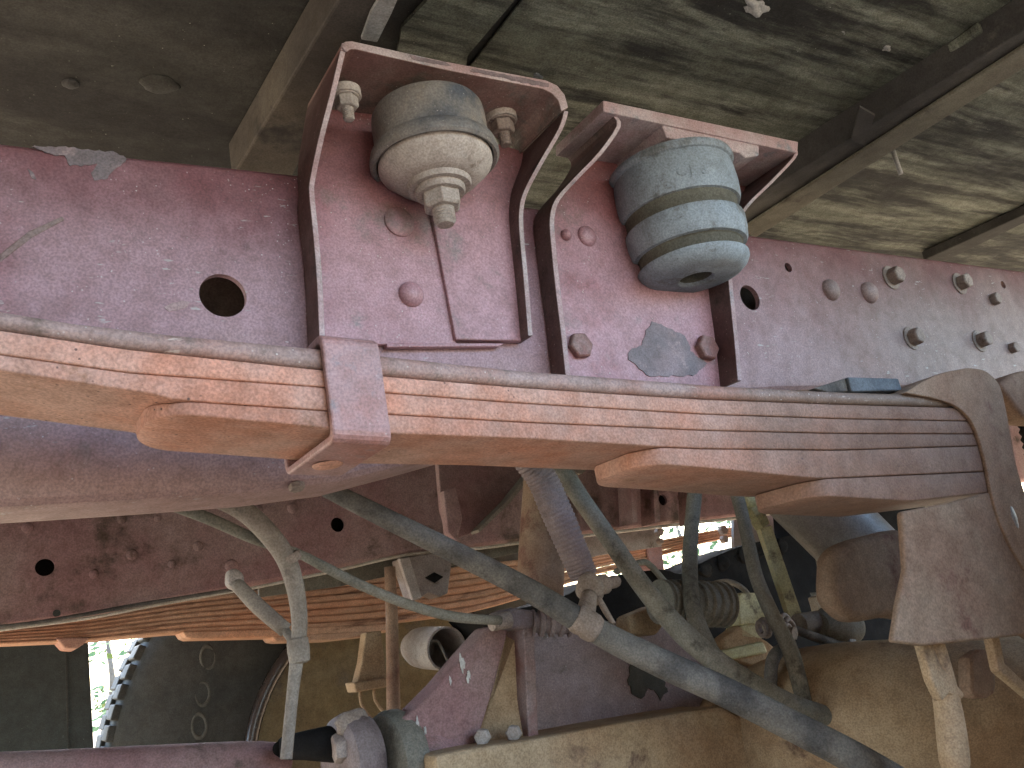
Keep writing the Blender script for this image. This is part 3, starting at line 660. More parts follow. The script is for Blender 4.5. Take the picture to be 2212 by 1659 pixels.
# ================================================================ AXLE HOUSING
ax = thing('axle_housing', 'tan dusty axle housing filling the bottom right corner', 'axle', P(1800, 1560, 1.0))
tube('beam', [(2420, 1520, .78, 330), (2212, 1528, .80, 310), (1990, 1535, .86, 300), (1750, 1560, 1.02, 300), (1540, 1640, 1.25, 250), (1350, 1720, 1.5, 240), (1050, 1790, 1.9, 220)], 'dirt', ax, n=6, seg=40)
prism('lower_flange', [(1000, 1619), (1150, 1597), (1330, 1563), (1500, 1534), (1560, 1526), (1620, 1560), (1640, 1720), (950, 1720), (940, 1632)], 1.06, .10, 'dirt', ax, bevel=.006)
dif = thing('differential_bracket', 'dull red triangular bracket with a vertical rib and oily black stain below the hoses', 'bracket', P(1300, 1480, 1.15))
prism('plate', [(1080, 1352), (1150, 1340), (1300, 1340), (1420, 1350), (1540, 1380), (1700, 1420), (1690, 1500), (1500, 1540), (1150, 1600), (985, 1625), (1010, 1560)], 1.18, .03, 'rail_dusty', dif, bevel=.004)
prism('rib', [(1131, 1352), (1154, 1352), (1164, 1590), (1142, 1594)], 1.10, .08, 'bolt_red', dif, bevel=.002)
slab('gusset', [P(1098, 1352, 1.15), P(1132, 1352, 1.11), P(1142, 1594, 1.11), P(1035, 1608, 1.15)], (0, .012, 0), 'dirt', dif, bevel=.002)
prism('arm', [(1060, 1352), (1102, 1352), (1070, 1480), (1032, 1604), (1005, 1625), (960, 1650), (870, 1640), (858, 1560), (900, 1530), (950, 1480), (1000, 1420)], 1.12, .05, 'far_rail', dif, bevel=.006, seg=3)
for (u, v) in [(1045, 1590), (1112, 1582)]:
    hexbolt(P(u, v, 1.10), (-.7, -.7, 0), .011, .014, 'mount_metal', dif)
flake('oil_stain', [(1362, 1428), (1440, 1424), (1434, 1466), (1442, 1496), (1426, 1512), (1414, 1492), (1400, 1488), (1388, 1510), (1368, 1504), (1358, 1470)], 1.18, 'stain', dif, 3, .0015, seed=31)
flake('oil_stain', [(1372, 1420), (1420, 1420), (1416, 1432), (1372, 1434)], 1.178, 'stain', dif, 3, .0015, seed=32)
for i, (u, v, r) in enumerate([(998, 1433, .0062), (1013, 1457, .0035), (1010, 1468, .0032), (973, 1470, .003), (902, 1570, .006), (918, 1578, .003), (966, 1632, .003), (965, 1648, .003)]):
    lump('paint_drip', P(u, v, 1.118), r, 'paint_white', dif, (.55, .3, 1.5), 20 + i, .5)
prism('weld_lug', [(1560, 1380), (1600, 1350), (1660, 1385), (1700, 1420), (1640, 1440), (1560, 1420)], 1.16, .03, 'dirt', dif, bevel=.006)

# ================================================================ KNUCKLE AND CYLINDER BEHIND THE SPRING
kn = thing('brake_casting', 'rounded brown dusty casting between the brass fittings and the axle seat', 'casting', P(1880, 1250, .8))
kp = smoothpath([(1800, 1200), (1820, 1176), (1870, 1158), (1965, 1146), (1990, 1240), (1985, 1330), (1925, 1332), (1860, 1342), (1830, 1330), (1802, 1295), (1797, 1245)], 4)[:-1]
prism('body', kp, .80, .036, 'perch', kn, bevel=.016, seg=5, smooth=True)
cy = tag(tube('brake_cylinder', [(1708, 1040, .98, 165), (1790, 1120, .96, 165), (1880, 1210, .94, 165)], 'shiny', None, n=4, seg=36), 'pale shiny cylinder leaning below the spring right of the grey plates', 'cylinder')

# ================================================================ BLACK FAR TYRE BEHIND THE FITTINGS
bt = thing('rubber_mudguard', 'black rubber mudguard arching behind the brass fittings', 'mudguard', P(1700, 1420, 1.45))
prism('wall', smoothpath([(1040, 1330), (1200, 1296), (1290, 1252), (1425, 1230), (1470, 1240), (1515, 1216), (1600, 1180), (1690, 1160), (1752, 1150), (1762, 1148), (1764, 1140), (1766, 1070), (1860, 1050), (1990, 1050), (2000, 1300), (1960, 1480), (1500, 1500), (1050, 1460)], 3)[:-1], 1.46, .14, 'black', bt, bevel=.02, seg=3)
for i, (u, v) in enumerate([(1520, 1232), (1560, 1216), (1600, 1200), (1640, 1190), (1690, 1180)]): lump('tread_lump', P(u, v, 1.46), .02, 'black', bt, (1, .4, .8), 40 + i, .3)

# ================================================================ NEAR FRONT WHEEL (unseen on the right, added to shade the axle end)
nw = thing('unseen_wheel', 'unseen near front tyre on its rim, added to shade the axle end', 'wheel', (1.45, .2, .5))
lathe('tyre', (1.45, .06, .5), (0, 1, 0), [(.27, .02), (.30, 0), (.40, -.01), (.46, .01), (.495, .04), (.50, .07), (.50, .21), (.495, .24), (.46, .27), (.40, .29), (.30, .28), (.27, .26)], 'tyre', nw, 72)
lathe('rim', (1.45, .06, .5), (0, 1, 0), [(.272, .015), (.275, .0), (.262, .0), (.25, .05), (.22, .10), (.10, .11), (.10, .30), (.22, .29), (.26, .27), (.272, .27)], 'rim', nw, 64)
# tank added unseen left of the camera to block light from that side
ft = thing('light_blocker_tank', 'steel tank shape added out of view to block light from the left', 'fuel tank', (-1.2, .25, .4))
tk = slab('tank_shell', [(-2.1, -.02, .42), (-2.1, .50, .42), (-2.1, .50, 1.15), (-2.1, -.02, 1.15)], (1.72, 0, 0), 'panel', ft, bevel=.06, seg=5)
for x_ in (-1.8, -.7): slab('tank_strap', [(x_, -.028, .412), (x_, .508, .412), (x_, .508, 1.158), (x_, -.028, 1.158)], (.05, 0, 0), 'rail_dusty', ft, bevel=.06, seg=5)
# ================================================================ HOSES
def hose(name, path, m, label, cat='hose', group=None, **k):
    return tag(tube(name, path, m, None, **k), label, cat, group)
main = hose('rubber_hose', [(560, 975, 1.0, 40), (690, 1047, 1.0, 38), (800, 1103, .99, 42), (960, 1182, .98, 46), (1130, 1268, .95, 50), (1260, 1345, .93, 54), (1330, 1385, .92, 58), (1440, 1438, .89, 62), (1560, 1492, .86, 64), (1700, 1562, .82, 66), (1850, 1640, .78, 70), (2000, 1730, .75, 76)], 'hose',
            'thick black rubber hose running diagonally down to the bottom right corner', seg=28, n=8)
hose('air_line', [(270, 1045, .97, 24), (345, 1081, .98, 24), (450, 1120, .99, 26), (540, 1160, 1.0, 24), (590, 1178, 1.01, 22), (645, 1196, 1.01, 20), (700, 1224, 1.0, 22), (780, 1264, 1.01, 22), (880, 1305, 1.02, 22), (980, 1332, 1.03, 22), (1080, 1340, 1.04, 20)], 'hose_grey',
     'thin grey air line sagging under the thick black hose to the triangular bracket', seg=16)
hb = hose('rubber_hose', [(390, 1020, .97, 38), (455, 1066, .97, 42), (530, 1106, .97, 44), (586, 1160, .97, 44), (620, 1212, .97, 42), (639, 1275, .97, 38), (647, 1345, .97, 34), (642, 1415, .97, 30), (632, 1500, .97, 26), (622, 1600, .97, 26), (618, 1640, .97, 26)], 'hose_tan',
          'grey hose curving down on the left with a collar, tied to the thin line', seg=20)
ctr = P(626, 1206, .97)
torus('cable_tie', ctr, (.35, .1, -.9), 20 * px(626, 1206, .97), .0028, 'mud', hb, sq=2)
ctr = P(645, 1405, .97)
lathe('collar', ctr, (0, 0, 1), [(.5 * 36 * px(645, 1405, .97), .014), (.5 * 46 * px(645, 1405, .97), .012), (.5 * 48 * px(645, 1405, .97), 0), (.5 * 44 * px(645, 1405, .97), -.012), (.5 * 30 * px(645, 1405, .97), -.014)], 'hose_tan', hb, 28)
pp = thing('damper_rod', 'short brown dusty pipe with a pale fitting joining the hanging hose', 'pipe', P(560, 1300, 1.05))
tube('pipe', [(515, 1266, 1.05, 30), (560, 1312, 1.04, 34), (618, 1362, 1.03, 32)], 'hose_tan', pp, n=3, dome=1)
tube('pipe_end', [(612, 1356, 1.028, 20), (640, 1395, 1.02, 18)], 'hose_tan', pp, n=2)
prism('fitting', [(494, 1230), (512, 1226), (528, 1240), (530, 1262), (508, 1274), (492, 1262)], 1.05, .02, 'mount_metal', pp, bevel=.004)
# ribbed hose
rbp = [(1120, 970, 1.0, 62), (1168, 1030, 1.0, 66), (1202, 1105, 1.0, 68), (1236, 1185, 1.0, 64), (1262, 1245, 1.0, 60)]
spp = smoothpath(rbp, 60)
sweepers = []
for i, (u, v, Y, w_) in enumerate(spp):
    k = 1 + .035 * math.cos(i * 2 * math.pi / 7); sweepers.append((*P(u, v, Y), w_ * k / 2 * px(u, v, Y)))
ch = tag(sweep('corrugated_hose', sweepers, 'coil', None, seg=24), 'mauve grey corrugated hose leaning down from behind the spring to the muddy clamp', 'hose')
hose('rubber_hose', [(1150, 960, 1.04, 38), (1214, 1018, 1.03, 40), (1260, 1085, 1.02, 40), (1320, 1170, 1.01, 40), (1380, 1255, 1.0, 42), (1440, 1330, .98, 46), (1500, 1390, .96, 50), (1580, 1450, .94, 46), (1700, 1517, .92, 44), (1800, 1552, .92, 44), (1870, 1570, .92, 40)], 'hose_grey',
     'smooth grey hose right of the corrugated one, ending rounded on the axle', seg=24, dome=2)
hose('brake_hose', [(1502, 1000, 1.06, 30), (1500, 1070, 1.06, 32), (1493, 1150, 1.05, 32), (1490, 1230, 1.03, 34), (1496, 1310, 1.0, 36), (1520, 1380, .98, 40), (1560, 1440, .97, 34), (1600, 1475, .97, 30)], 'hose_grey',
     'upright grey hose dropping from the spring to join the smooth grey hose', seg=20)
hose('brake_hose', [(1570, 1010, .97, 26), (1592, 1070, .97, 28), (1612, 1150, .96, 28), (1632, 1240, .95, 30), (1660, 1310, .94, 32), (1690, 1370, .94, 34), (1712, 1420, .94, 36), (1738, 1520, .94, 34)], 'hose_grey',
     'long grey hose passing in front of the brass rod and its fittings', seg=20)
hose('brake_hose', [(1712, 1385, .98, 24), (1690, 1400, .985, 26), (1668, 1430, .99, 28), (1664, 1510, .99, 28)], 'hose',
     'short dark blue grey hose dropping from the fittings onto the axle', seg=18)
hose('brake_hose', [(1712, 1358, .99, 18), (1760, 1376, .98, 20), (1810, 1392, .98, 20), (1850, 1396, .98, 20)], 'hose',
     'short blue grey hose running right from the fittings along the axle', seg=16)
hose('curved_pipe', [(1535, 1262, 1.25, 10), (1570, 1256, 1.22, 12), (1600, 1268, 1.2, 12), (1618, 1290, 1.2, 12), (1615, 1320, 1.2, 12), (1585, 1335, 1.2, 12)], 'hose_tan',
     'thin curved pipe over the brass valve block', 'pipe', seg=12)
hose('thin_pipe', [(1330, 1235, 1.45, 14), (1385, 1215, 1.45, 14), (1405, 1222, 1.45, 14), (1430, 1250, 1.45, 14), (1470, 1300, 1.45, 16)], 'hose_grey',
     'thin bent pipe crossing in front of the far orange spring', 'pipe', seg=12)

# muddy clamp on the main hose
mc2 = thing('mud_clamp', 'clamp caked in beige mud where the corrugated hose meets the thick hose', 'clamp', P(1270, 1320, .93))
lump('joint', P(1275, 1272, .965), .021, 'mud', mc2, (1, .9, 1.1), 11, .12)
lump('joint', P(1300, 1262, .985), .016, 'mud', mc2, (1.1, .9, .9), 12, .1)
tube('stub_pipe', [(1305, 1262, 1.0, 26), (1328, 1256, 1.0, 28)], 'mud', mc2, n=2, dome=2)
d0, d1 = P(1240, 1332, .933), P(1290, 1362, .925)
sweep('clamp_band', [(*(d0 + (d1 - d0) * t), r) for t, r in ((0, .0165), (.12, .0185), (.3, .019), (.42, .0175), (.6, .0192), (.85, .0188), (1., .0165))], 'mud', mc2, seg=24)
tube('neck', [(1273, 1285, .95, 34), (1268, 1312, .94, 40), (1262, 1335, .93, 44)], 'mud', mc2, n=3)
tube('tail_strap', [(1292, 1290, .95, 12), (1308, 1320, .94, 14), (1326, 1348, .93, 10)], 'mud', mc2, n=3)

# bellows boots on the bracket top
def bellows(name, path, ribs, amp, m, label, parent=None):
    pts = smoothpath(path, ribs * 8 // (len(path) - 1)); cl_ = [(*P(u, v, Y), w_ / 2 * (1 + amp * (1 if math.cos(i * math.pi / 4) > 0 else -1)) * px(u, v, Y)) for i, (u, v, Y, w_) in enumerate(pts)]
    o = sweep(name, cl_, m, parent, seg=32)
    md = o.modifiers.new('es', 'EDGE_SPLIT'); md.split_angle = math.radians(25)
    if label: tag(o, label, 'rubber bellows')
    return o
bellows('bellows', [(1425, 1300, 1.05, 90), (1490, 1303, 1.05, 92), (1562, 1306, 1.05, 92)], 9, .06, 'hose_grey', 'dark ribbed rubber bellows behind the upright grey hose')
sb = bellows('bellows', [(1150, 1345, 1.10, 50), (1190, 1345, 1.09, 52), (1232, 1350, 1.08, 46)], 4, .14, 'coil', 'small ribbed bellows on top of the triangular bracket left of the muddy clamp')
pv = thing('pivot_block', 'brown dusty pivot block on top of the triangular bracket', 'pivot', P(1120, 1340, 1.10))
prism('block', [(1084, 1322), (1110, 1312), (1160, 1318), (1165, 1352), (1130, 1360), (1095, 1356)], 1.09, .05, 'coil', pv, bevel=.006, seg=3)
cyl('pin', P(1100, 1338, 1.09), (-1, 0, 0), .012, .03, 'mud', pv)
prism('block', [(1360, 1330), (1420, 1305), (1440, 1345), (1420, 1372), (1360, 1370)], 1.12, .04, 'dirt', thing('hose_bracket', 'tan block left of the dark ribbed bellows', 'bracket', P(1390, 1345, 1.12)), bevel=.006)

# vertical tube behind the corrugated hose
tag(tube('steel_tube', [(1185, 960, 1.2, 96), (1178, 1060, 1.2, 98), (1172, 1160, 1.2, 100), (1165, 1290, 1.2, 104)], 'perch', None, n=3, seg=32), 'brown upright tube behind the corrugated hose', 'tube')

# ---------------------------------------------------------------- brass rod and fittings
br = thing('brass_rod', 'yellow brass square rod with a hex fitting, leaning behind the long grey hose', 'rod', P(1670, 1250, 1.05))
A, B = P(1650, 1140, 1.03), P(1716, 1335, 1.02); dv = (B - A).normalized(); sx = Vector((1, 0, 0)); sx = (sx - dv * sx.dot(dv)).normalized(); sy = dv.cross(sx)
hw = 19 * px(1680, 1240, 1.03)
vs = []
for q in (A, B):
    for a_, b_ in ((-1, -1), (1, -1), (1, 1), (-1, 1)):
        c_, s_ = math.cos(.5), math.sin(.5); vs.append(q + (sx * (a_ * c_ - b_ * s_) + sy * (a_ * s_ + b_ * c_)) * hw * .72)
build('bar', vs, [(0, 1, 2, 3), (4, 5, 6, 7), (0, 1, 5, 4), (1, 2, 6, 5), (2, 3, 7, 6), (3, 0, 4, 7)], 'brass', br, bevel=.001)
lathe('hex_fitting', P(1620, 1092, 1.03), (A - P(1620, 1092, 1.03)), [(.012, 0), (.018, .002), (.018, .016), (.013, .018), (.013, .026), (.016, .027), (.016, .04), (.011, .042)], 'brass', br, 6, bevel=.0008)
sweep('union', [(*P(1612, 1060, 1.03), .012), (*P(1620, 1080, 1.03), .013), (*P(1626, 1104, 1.03), .009)], 'brass', br, seg=20)
vb = thing('valve_block', 'yellow brass valve block behind the long grey hose', 'valve', P(1630, 1320, 1.15))
prism('body', [(1594, 1288), (1604, 1280), (1655, 1280), (1660, 1348), (1598, 1352)], 1.16, .05, 'brass', vb, bevel=.004)
prism('foot', [(1600, 1352), (1655, 1345), (1662, 1376), (1630, 1382), (1600, 1378)], 1.16, .04, 'brass', vb, bevel=.004)
prism('foot', [(1560, 1405), (1650, 1385), (1660, 1410), (1560, 1430)], 1.15, .04, 'brass', vb, bevel=.004)
tf = thing('tee_fitting', 'dusty brass tee fitting with ringed nuts where the small hoses meet', 'fitting', P(1705, 1358, .98))
cyl('elbow', P(1725, 1350, 1.0), (1, 0, -.05), .018, .06, 'hose_tan', tf)
cyl('elbow', P(1765, 1352, 1.0), (1, 0, -.05), .0165, .05, 'brass', tf)
for i, (u, v) in enumerate([(1704, 1366), (1708, 1358), (1700, 1350)]):
    torus('nut_ring', P(u, v, .965 + i * .01), (.3, -1, .1), .012 + .002 * i, .0035, 'bolt', tf)
cyl('end_nut', P(1702, 1368, .955), (.2, -1, -.1), .010, .012, 'bolt', tf, seg=6)
torus('nut_ring', P(1652, 1356, 1.02), (1, -.2, 0), .013, .004, 'bolt', tf)
torus('nut_ring', P(1646, 1358, 1.02), (1, -.2, 0), .011, .004, 'bolt', tf)
lathe('dust_tube', P(1770, 1350, .99), (1, .05, -.2), [(.018, 0), (.030, .02), (.032, .07), (.026, .085), (.010, .09)], 'hose_grey', tf, 28)
prism('bracket_end', [(1832, 1322), (1842, 1332), (1852, 1392), (1838, 1396), (1828, 1340)], .97, .05, 'grey_plate', tf, bevel=.002)
ub = thing('u_bracket', 'pale steel square bracket open to the right against the black wheel', 'bracket', P(1800, 1300, 1.1))
prism('back', [(1772, 1288), (1798, 1275), (1812, 1322), (1784, 1328)], 1.08, .03, 'lip', ub, bevel=.002)
for pts in ([(1796, 1274), (1832, 1278), (1834, 1286), (1800, 1283)], [(1810, 1318), (1846, 1308), (1848, 1316), (1812, 1326)]):
    prism('arm', pts, 1.06, .05, 'grey_plate', ub, bevel=.001)
prism('plate', [(1818, 1282), (1832, 1284), (1845, 1312), (1822, 1316)], 1.10, .01, 'paint_white', ub)
prism('tongue', [(1772, 1180), (1800, 1240), (1812, 1330), (1830, 1345), (1800, 1345), (1776, 1300), (1790, 1270)], 1.12, .02, 'grey_plate' if False else 'hose_grey', ub, bevel=.004)

# ================================================================ FAR CHASSIS RAIL
YR = 1.62
fr = thing('chassis_rail', 'far dull red chassis rail with round holes, seen below the near rail', 'chassis rail', P(400, 1180, YR))
ftop = [(-500, 900), (3200, 700)]
fbot = [(-500, 1418), (-150, 1378), (0, 1357), (187, 1332), (312, 1308), (469, 1279), (547, 1266), (737, 1226), (877, 1195), (1037, 1180), (1127, 1168), (1256, 1154), (1482, 1127), (1584, 1116), (1760, 1092), (2200, 1040), (3200, 920)]
t1 = [(P(u, v, YR).x, P(u, v, YR).z) for u, v in fbot]; zt_far = CAM.z + .52
tA = [(-5, zt_far), (9, zt_far)]
xs = [t1[0][0] + (t1[-1][0] - t1[0][0]) * i / 70 for i in range(71)]
fw = make_rail('channel', tA, t1, YR, 'far_rail', fr, xs, flip=False)
cut(fw, [cutter(97, 1225, YR, 19), cutter(730, 1133, YR, 16), cutter(123, 1324, YR, 8), cutter(1432, 1080, YR, 12)])
slab('hole_backing', [P(-300, 950, 1.70), P(1550, 930, 1.70), P(1550, 1105, 1.70), P(737, 1212, 1.70), P(300, 1290, 1.70), P(-300, 1370, 1.70)], (0, .01, 0), 'black', fr)  # dark sheet added behind the far rail to make its holes dark
prism('lower_flange', [(560, 1262), (737, 1226), (877, 1196), (1037, 1180), (1127, 1168), (1127, 1192), (1037, 1212), (877, 1236), (737, 1266), (560, 1290)], 1.66, .01, 'bed_lip', fr)
for (u, v, r) in [(60, 1140, 12), (178, 1100, 9), (285, 1198, 12), (372, 1218, 9), (203, 1240, 10), (263, 1122, 10), (500, 1222, 14), (632, 1098, 12), (428, 1180, 11), (560, 1100, 9), (340, 1120, 8), (1470, 1075, 9)]:
    dome('rivet', P(u, v, YR), NY, r * px(u, v, YR), .005, 'far_rail', fr)
# pale strip paints the highlight on the far rail's lip; dark pipe beside it
lip = [(u, v + 4, YR - .006, 7) for u, v in fbot if -200 < u < 1800]
tag(tube('rail_pipe_and_glint', lip, 'lip', None, n=4, seg=10), 'thin pale strip painting the highlight along the lower edge of the far rail', 'pipe')
tag(tube('rail_pipe_and_glint', [(-100, 1362, 1.56, 8), (60, 1347, 1.56, 8), (190, 1326, 1.56, 9), (300, 1306, 1.56, 9), (400, 1290, 1.56, 8), (500, 1274, 1.56, 8)], 'hose', None, n=4, seg=10), 'wavy dark pipe along the far rail bottom at the left', 'pipe')
# crossmember between the rails
xm = thing('cross_member', 'dark red folded crossmember plate behind the corrugated hose', 'crossmember', P(1250, 1050, 1.35))
prism('plate', [(940, 930), (1300, 900), (1260, 1000), (1135, 1030), (1085, 1090), (1020, 1152), (975, 1166), (955, 1100)], 1.40, .015, 'far_rail', xm, bevel=.002)
slab('edge_flange', [P(1262, 1010, 1.40), P(1240, 1030, 1.40), P(1135, 1032, 1.40), P(1085, 1092, 1.40), P(1020, 1155, 1.40), P(1016, 1150, 1.40), P(1080, 1086, 1.40), P(1128, 1026, 1.40)], (0, -.03, 0), 'hose_tan', xm)
for u in (1330, 1378, 1460):
    slab('stiffener', [P(u, 940, 1.58), P(u + 8, 940, 1.58), P(u + 18, 1135, 1.58), P(u + 8, 1138, 1.58)], (0, -.05, 0), 'far_rail', xm)
prism('hanger', [(958, 1060), (985, 1050), (1000, 1120), (988, 1170), (968, 1150)], 1.36, .02, 'far_rail', xm, bevel=.003)

# ================================================================ FAR LEAF SPRING
YFS = 1.80
fs_ = thing('leaf_spring', 'far orange leaf spring hanging under the far rail beyond the hoses', 'leaf spring', P(700, 1320, YFS))
ftopl = [(-300, 1390), (0, 1350), (190, 1328), (400, 1292), (600, 1268), (850, 1240), (1106, 1210), (1300, 1190), (1500, 1152), (1800, 1100), (2300, 1020)]
fbotl = [(-300, 1405), (0, 1392), (195, 1384), (300, 1374), (395, 1366), (500, 1362), (590, 1360), (700, 1358), (800, 1352), (1015, 1325), (1106, 1300), (1286, 1242), (1396, 1215), (1500, 1188), (1800, 1120), (2300, 1040)]
lines = [[(u, interp(ftopl, u) * (1 - k / 7) + interp(fbotl, u) * k / 7) for u in range(-300, 2301, 20)] for k in range(8)]
ends = [(-300, 2300), (-300, 1900), (-300, 1760), (-300, 1660), (-300, 1600), (-300, 1500), (-300, 1400)]
for k in range(7):
    a0, a1 = ends[k]; n = 30; vs = []; fs = []
    for i in range(n + 1):
        u = a0 + (a1 - a0) * i / n; zt_ = P(u, interp(lines[k], u), YFS).z - .0003; zb_ = P(u, interp(lines[k + 1], u), YFS).z + .0003; x = P(u, interp(lines[k], u), YFS).x
        e = .0 if 0 < i < n else .006
        vs += [(x, YFS + e * 2, zb_ + .003), (x, YFS + .003 + e * 2, zb_), (x, YFS + .08, zb_), (x, YFS + .08, zt_), (x, YFS + .003, zt_), (x, YFS, zt_ - .003)]
    for i in range(n):
        for j in range(6): fs.append((i * 6 + j, i * 6 + (j + 1) % 6, i * 6 + 6 + (j + 1) % 6, i * 6 + 6 + j))
    fs += [tuple(range(6)), tuple(range(n * 6, n * 6 + 6))]
    build('leaf', vs, fs, 'far_spring', fs_)
prism('leaf', [(394, 1364), (402, 1376), (412, 1380), (600, 1376), (860, 1362), (860, 1346), (600, 1358)], YFS - .002, .08, 'far_spring', fs_, bevel=.003)
prism('leaf', [(588, 1374), (596, 1384), (610, 1386), (720, 1383), (800, 1374), (800, 1362), (640, 1370)], YFS - .003, .08, 'far_spring', fs_, bevel=.003)
prism('clip', [(1398, 1172), (1428, 1166), (1440, 1262), (1412, 1270)], YFS - .008, .1, 'clip', fs_, bevel=.003)
prism('clip', [(120, 1378), (195, 1376), (180, 1392), (165, 1402), (140, 1400)], YFS - .008, .1, 'spring', fs_, bevel=.003)
# far grey plate with bolts
gp = thing('grey_plate', 'mottled grey steel plate with a row of rusty bolts under the far rail', 'plate', P(1640, 1140, 1.9))
prism('plate', [(1585, 1118), (1660, 1105), (1765, 1090), (1765, 1160), (1650, 1190), (1595, 1225), (1585, 1180)], 1.74, .01, 'grey_plate', gp)
prism('plate', [(1250, 1158), (1420, 1140), (1430, 1180), (1290, 1200), (1255, 1215)], 1.755, .01, 'mount_metal', gp)
for (u, v, r, mm) in [(1558, 1146, 11, 'bolt'), (1560, 1166, 9, 'bolt'), (1420, 1150, 10, 'bolt'), (1422, 1170, 7, 'bolt'), (1685, 1132, 11, 'bolt'), (1712, 1134, 14, 'far_spring'), (1745, 1122, 12, 'far_spring'), (1607, 1142, 9, 'bolt')]:
    hexbolt(P(u, v, 1.735), NY, r * px(u, v, 1.735), .015, mm, gp)

# ================================================================ FAR THINGS ON THE LEFT
hb2 = thing('hanger_box', 'grey brown steel hanger with a diamond hole hanging below the far rail', 'bracket', P(930, 1250, 1.62))
o = prism('face_plate', [(922, 1196), (980, 1188), (968, 1282), (950, 1290), (925, 1280), (905, 1296), (893, 1290), (866, 1206)], 1.60, .05, 'bolt', hb2, bevel=.003)
prism('fold', [(862, 1206), (885, 1203), (912, 1290), (892, 1296)], 1.585, .012, 'mount_metal', hb2, bevel=.002)
prism('diamond_hole', [(918, 1248), (938, 1236), (958, 1246), (940, 1259)], 1.5985, .003, 'black', hb2)
tag(tube('steel_rod', [(842, 1225, 1.56, 24), (846, 1320, 1.56, 26), (848, 1420, 1.56, 28), (850, 1540, 1.56, 30), (850, 1640, 1.56, 30)], 'perch', None, n=2, seg=20), 'brown vertical rod hanging in front of the far orange spring', 'rod')
bx = thing('spring_plate', 'tan trapezoid spring plate with two prongs below the far spring', 'plate', P(805, 1430, 1.7))
prism('plate', [(790, 1366), (824, 1362), (832, 1430), (836, 1470), (770, 1478), (782, 1430)], 1.66, .03, 'mount_metal' if False else 'dirt', bx, bevel=.003)
prism('foot', [(764, 1474), (836, 1464), (838, 1484), (770, 1496)], 1.65, .05, 'dirt', bx, bevel=.003)
tube('prong', [(778, 1492, 1.66, 7), (780, 1520, 1.66, 7), (800, 1550, 1.66, 7), (820, 1570, 1.66, 7)], 'dirt', bx, n=2, seg=8)
tube('prong', [(808, 1488, 1.66, 7), (810, 1512, 1.66, 7), (830, 1540, 1.66, 7), (850, 1556, 1.66, 7)], 'dirt', bx, n=2, seg=8)
ot = thing('open_tube', 'beige open ended tube with a bent wire hook inside', 'tube', P(940, 1400, 1.65))
ta = P(895, 1398, 1.74); td = P(965, 1401, 1.58) - ta; rr = 46 * px(950, 1400, 1.6)
lathe('tube', ta, td, [(rr * .75, 0), (rr * .95, .03), (rr, .06), (rr, td.length), (rr * .9, td.length), (rr * .88, .02), (rr * .2, .01)], 'mount_metal', ot, 40)
tube('wire_hook', [(925, 1388, 1.60, 6), (942, 1384, 1.59, 6), (952, 1396, 1.58, 6), (966, 1425, 1.56, 6), (985, 1450, 1.54, 6)], 'hose_tan', ot, n=3, seg=8)
# far wheel
wc = P(850, 1500, 2.06); wc.z = P(700, 1660, 2.06).z
wh = thing('dusty_wheel', 'far black tyre with raised letters on an olive dusty rim', 'wheel', wc)
Rt = (P(850, 1600, 2.06) - P(206, 1600, 2.06)).x
kx = Rt
tdir = Vector((0.0, 1, 0))
lathe('tyre', wc, tdir, [(kx * .50, .02), (kx * .56, -.005), (kx * .80, -.02), (kx * .93, .0), (kx * .985, .03), (kx, .06), (kx, .24), (kx * .97, .29), (kx * .6, .28)], 'tyre', wh, 96)
for i in range(96):
    an = 2 * math.pi * i / 96
    if not (math.cos(an) < -.5): continue
    for q in range(2):
        a2 = an + q * math.pi / 96; d = Vector((math.cos(a2), 0, math.sin(a2))); tg = Vector((-d.z, 0, d.x)); y0 = .045 + q * .085; w_ = .016
        c0 = wc + d * kx * .985
        slab('tread_block', [c0 + tg * w_ + Vector((0, y0, 0)), c0 - tg * w_ + Vector((0, y0, 0)), c0 - tg * w_ + Vector((0, y0 + .08, 0)), c0 + tg * w_ + Vector((0, y0 + .08, 0))], d * kx * .03, 'tyre', wh, bevel=.003)
lathe('rim', wc, tdir, [(kx * .575, .0), (kx * .58, -.012), (kx * .56, -.014), (kx * .545, .01), (kx * .53, .10), (kx * .47, .13), (kx * .38, .15), (kx * .1, .16)], 'rim', wh, 80)
torus('rim_ring', wc + Vector((0, -.006, 0)), tdir, kx * .565, .016, 'rim_edge', wh, seg=80)
for u, v in ((449, 1420), (437, 1498), (430, 1568), (427, 1632)):
    o_ = torus('raised_letter', P(u, v, wc.y - .017), tdir, .024, .005, 'tyre_letter', wh, seg=24, sub=6, sq=.6); o_.scale = (.62, 1, 1)
for an in (2.4, 2.9, 3.4, 3.9):
    c = wc + Vector((math.cos(an), 0, math.sin(an))) * kx * .36 + Vector((0, .145, 0))
    hexbolt(c, NY, .018, .02, 'bolt', wh)
cyl('vent_hole', P(583, 1603, 2.14), NY, .022, .004, 'black', wh)
# panel at the left edge
pn = prism('mudflap', [(-300, 1290), (100, 1290), (186, 1290), (203, 1624), (200, 1720), (-300, 1720)], 2.15, .02, 'panel', None, bevel=.003)
tag(pn, 'dark green grey mudflap at the lower left beside the bright gap', 'mudflap')
prism('seam', [(140, 1386), (144, 1386), (150, 1620), (146, 1620)], 2.147, .004, 'tyre', pn)
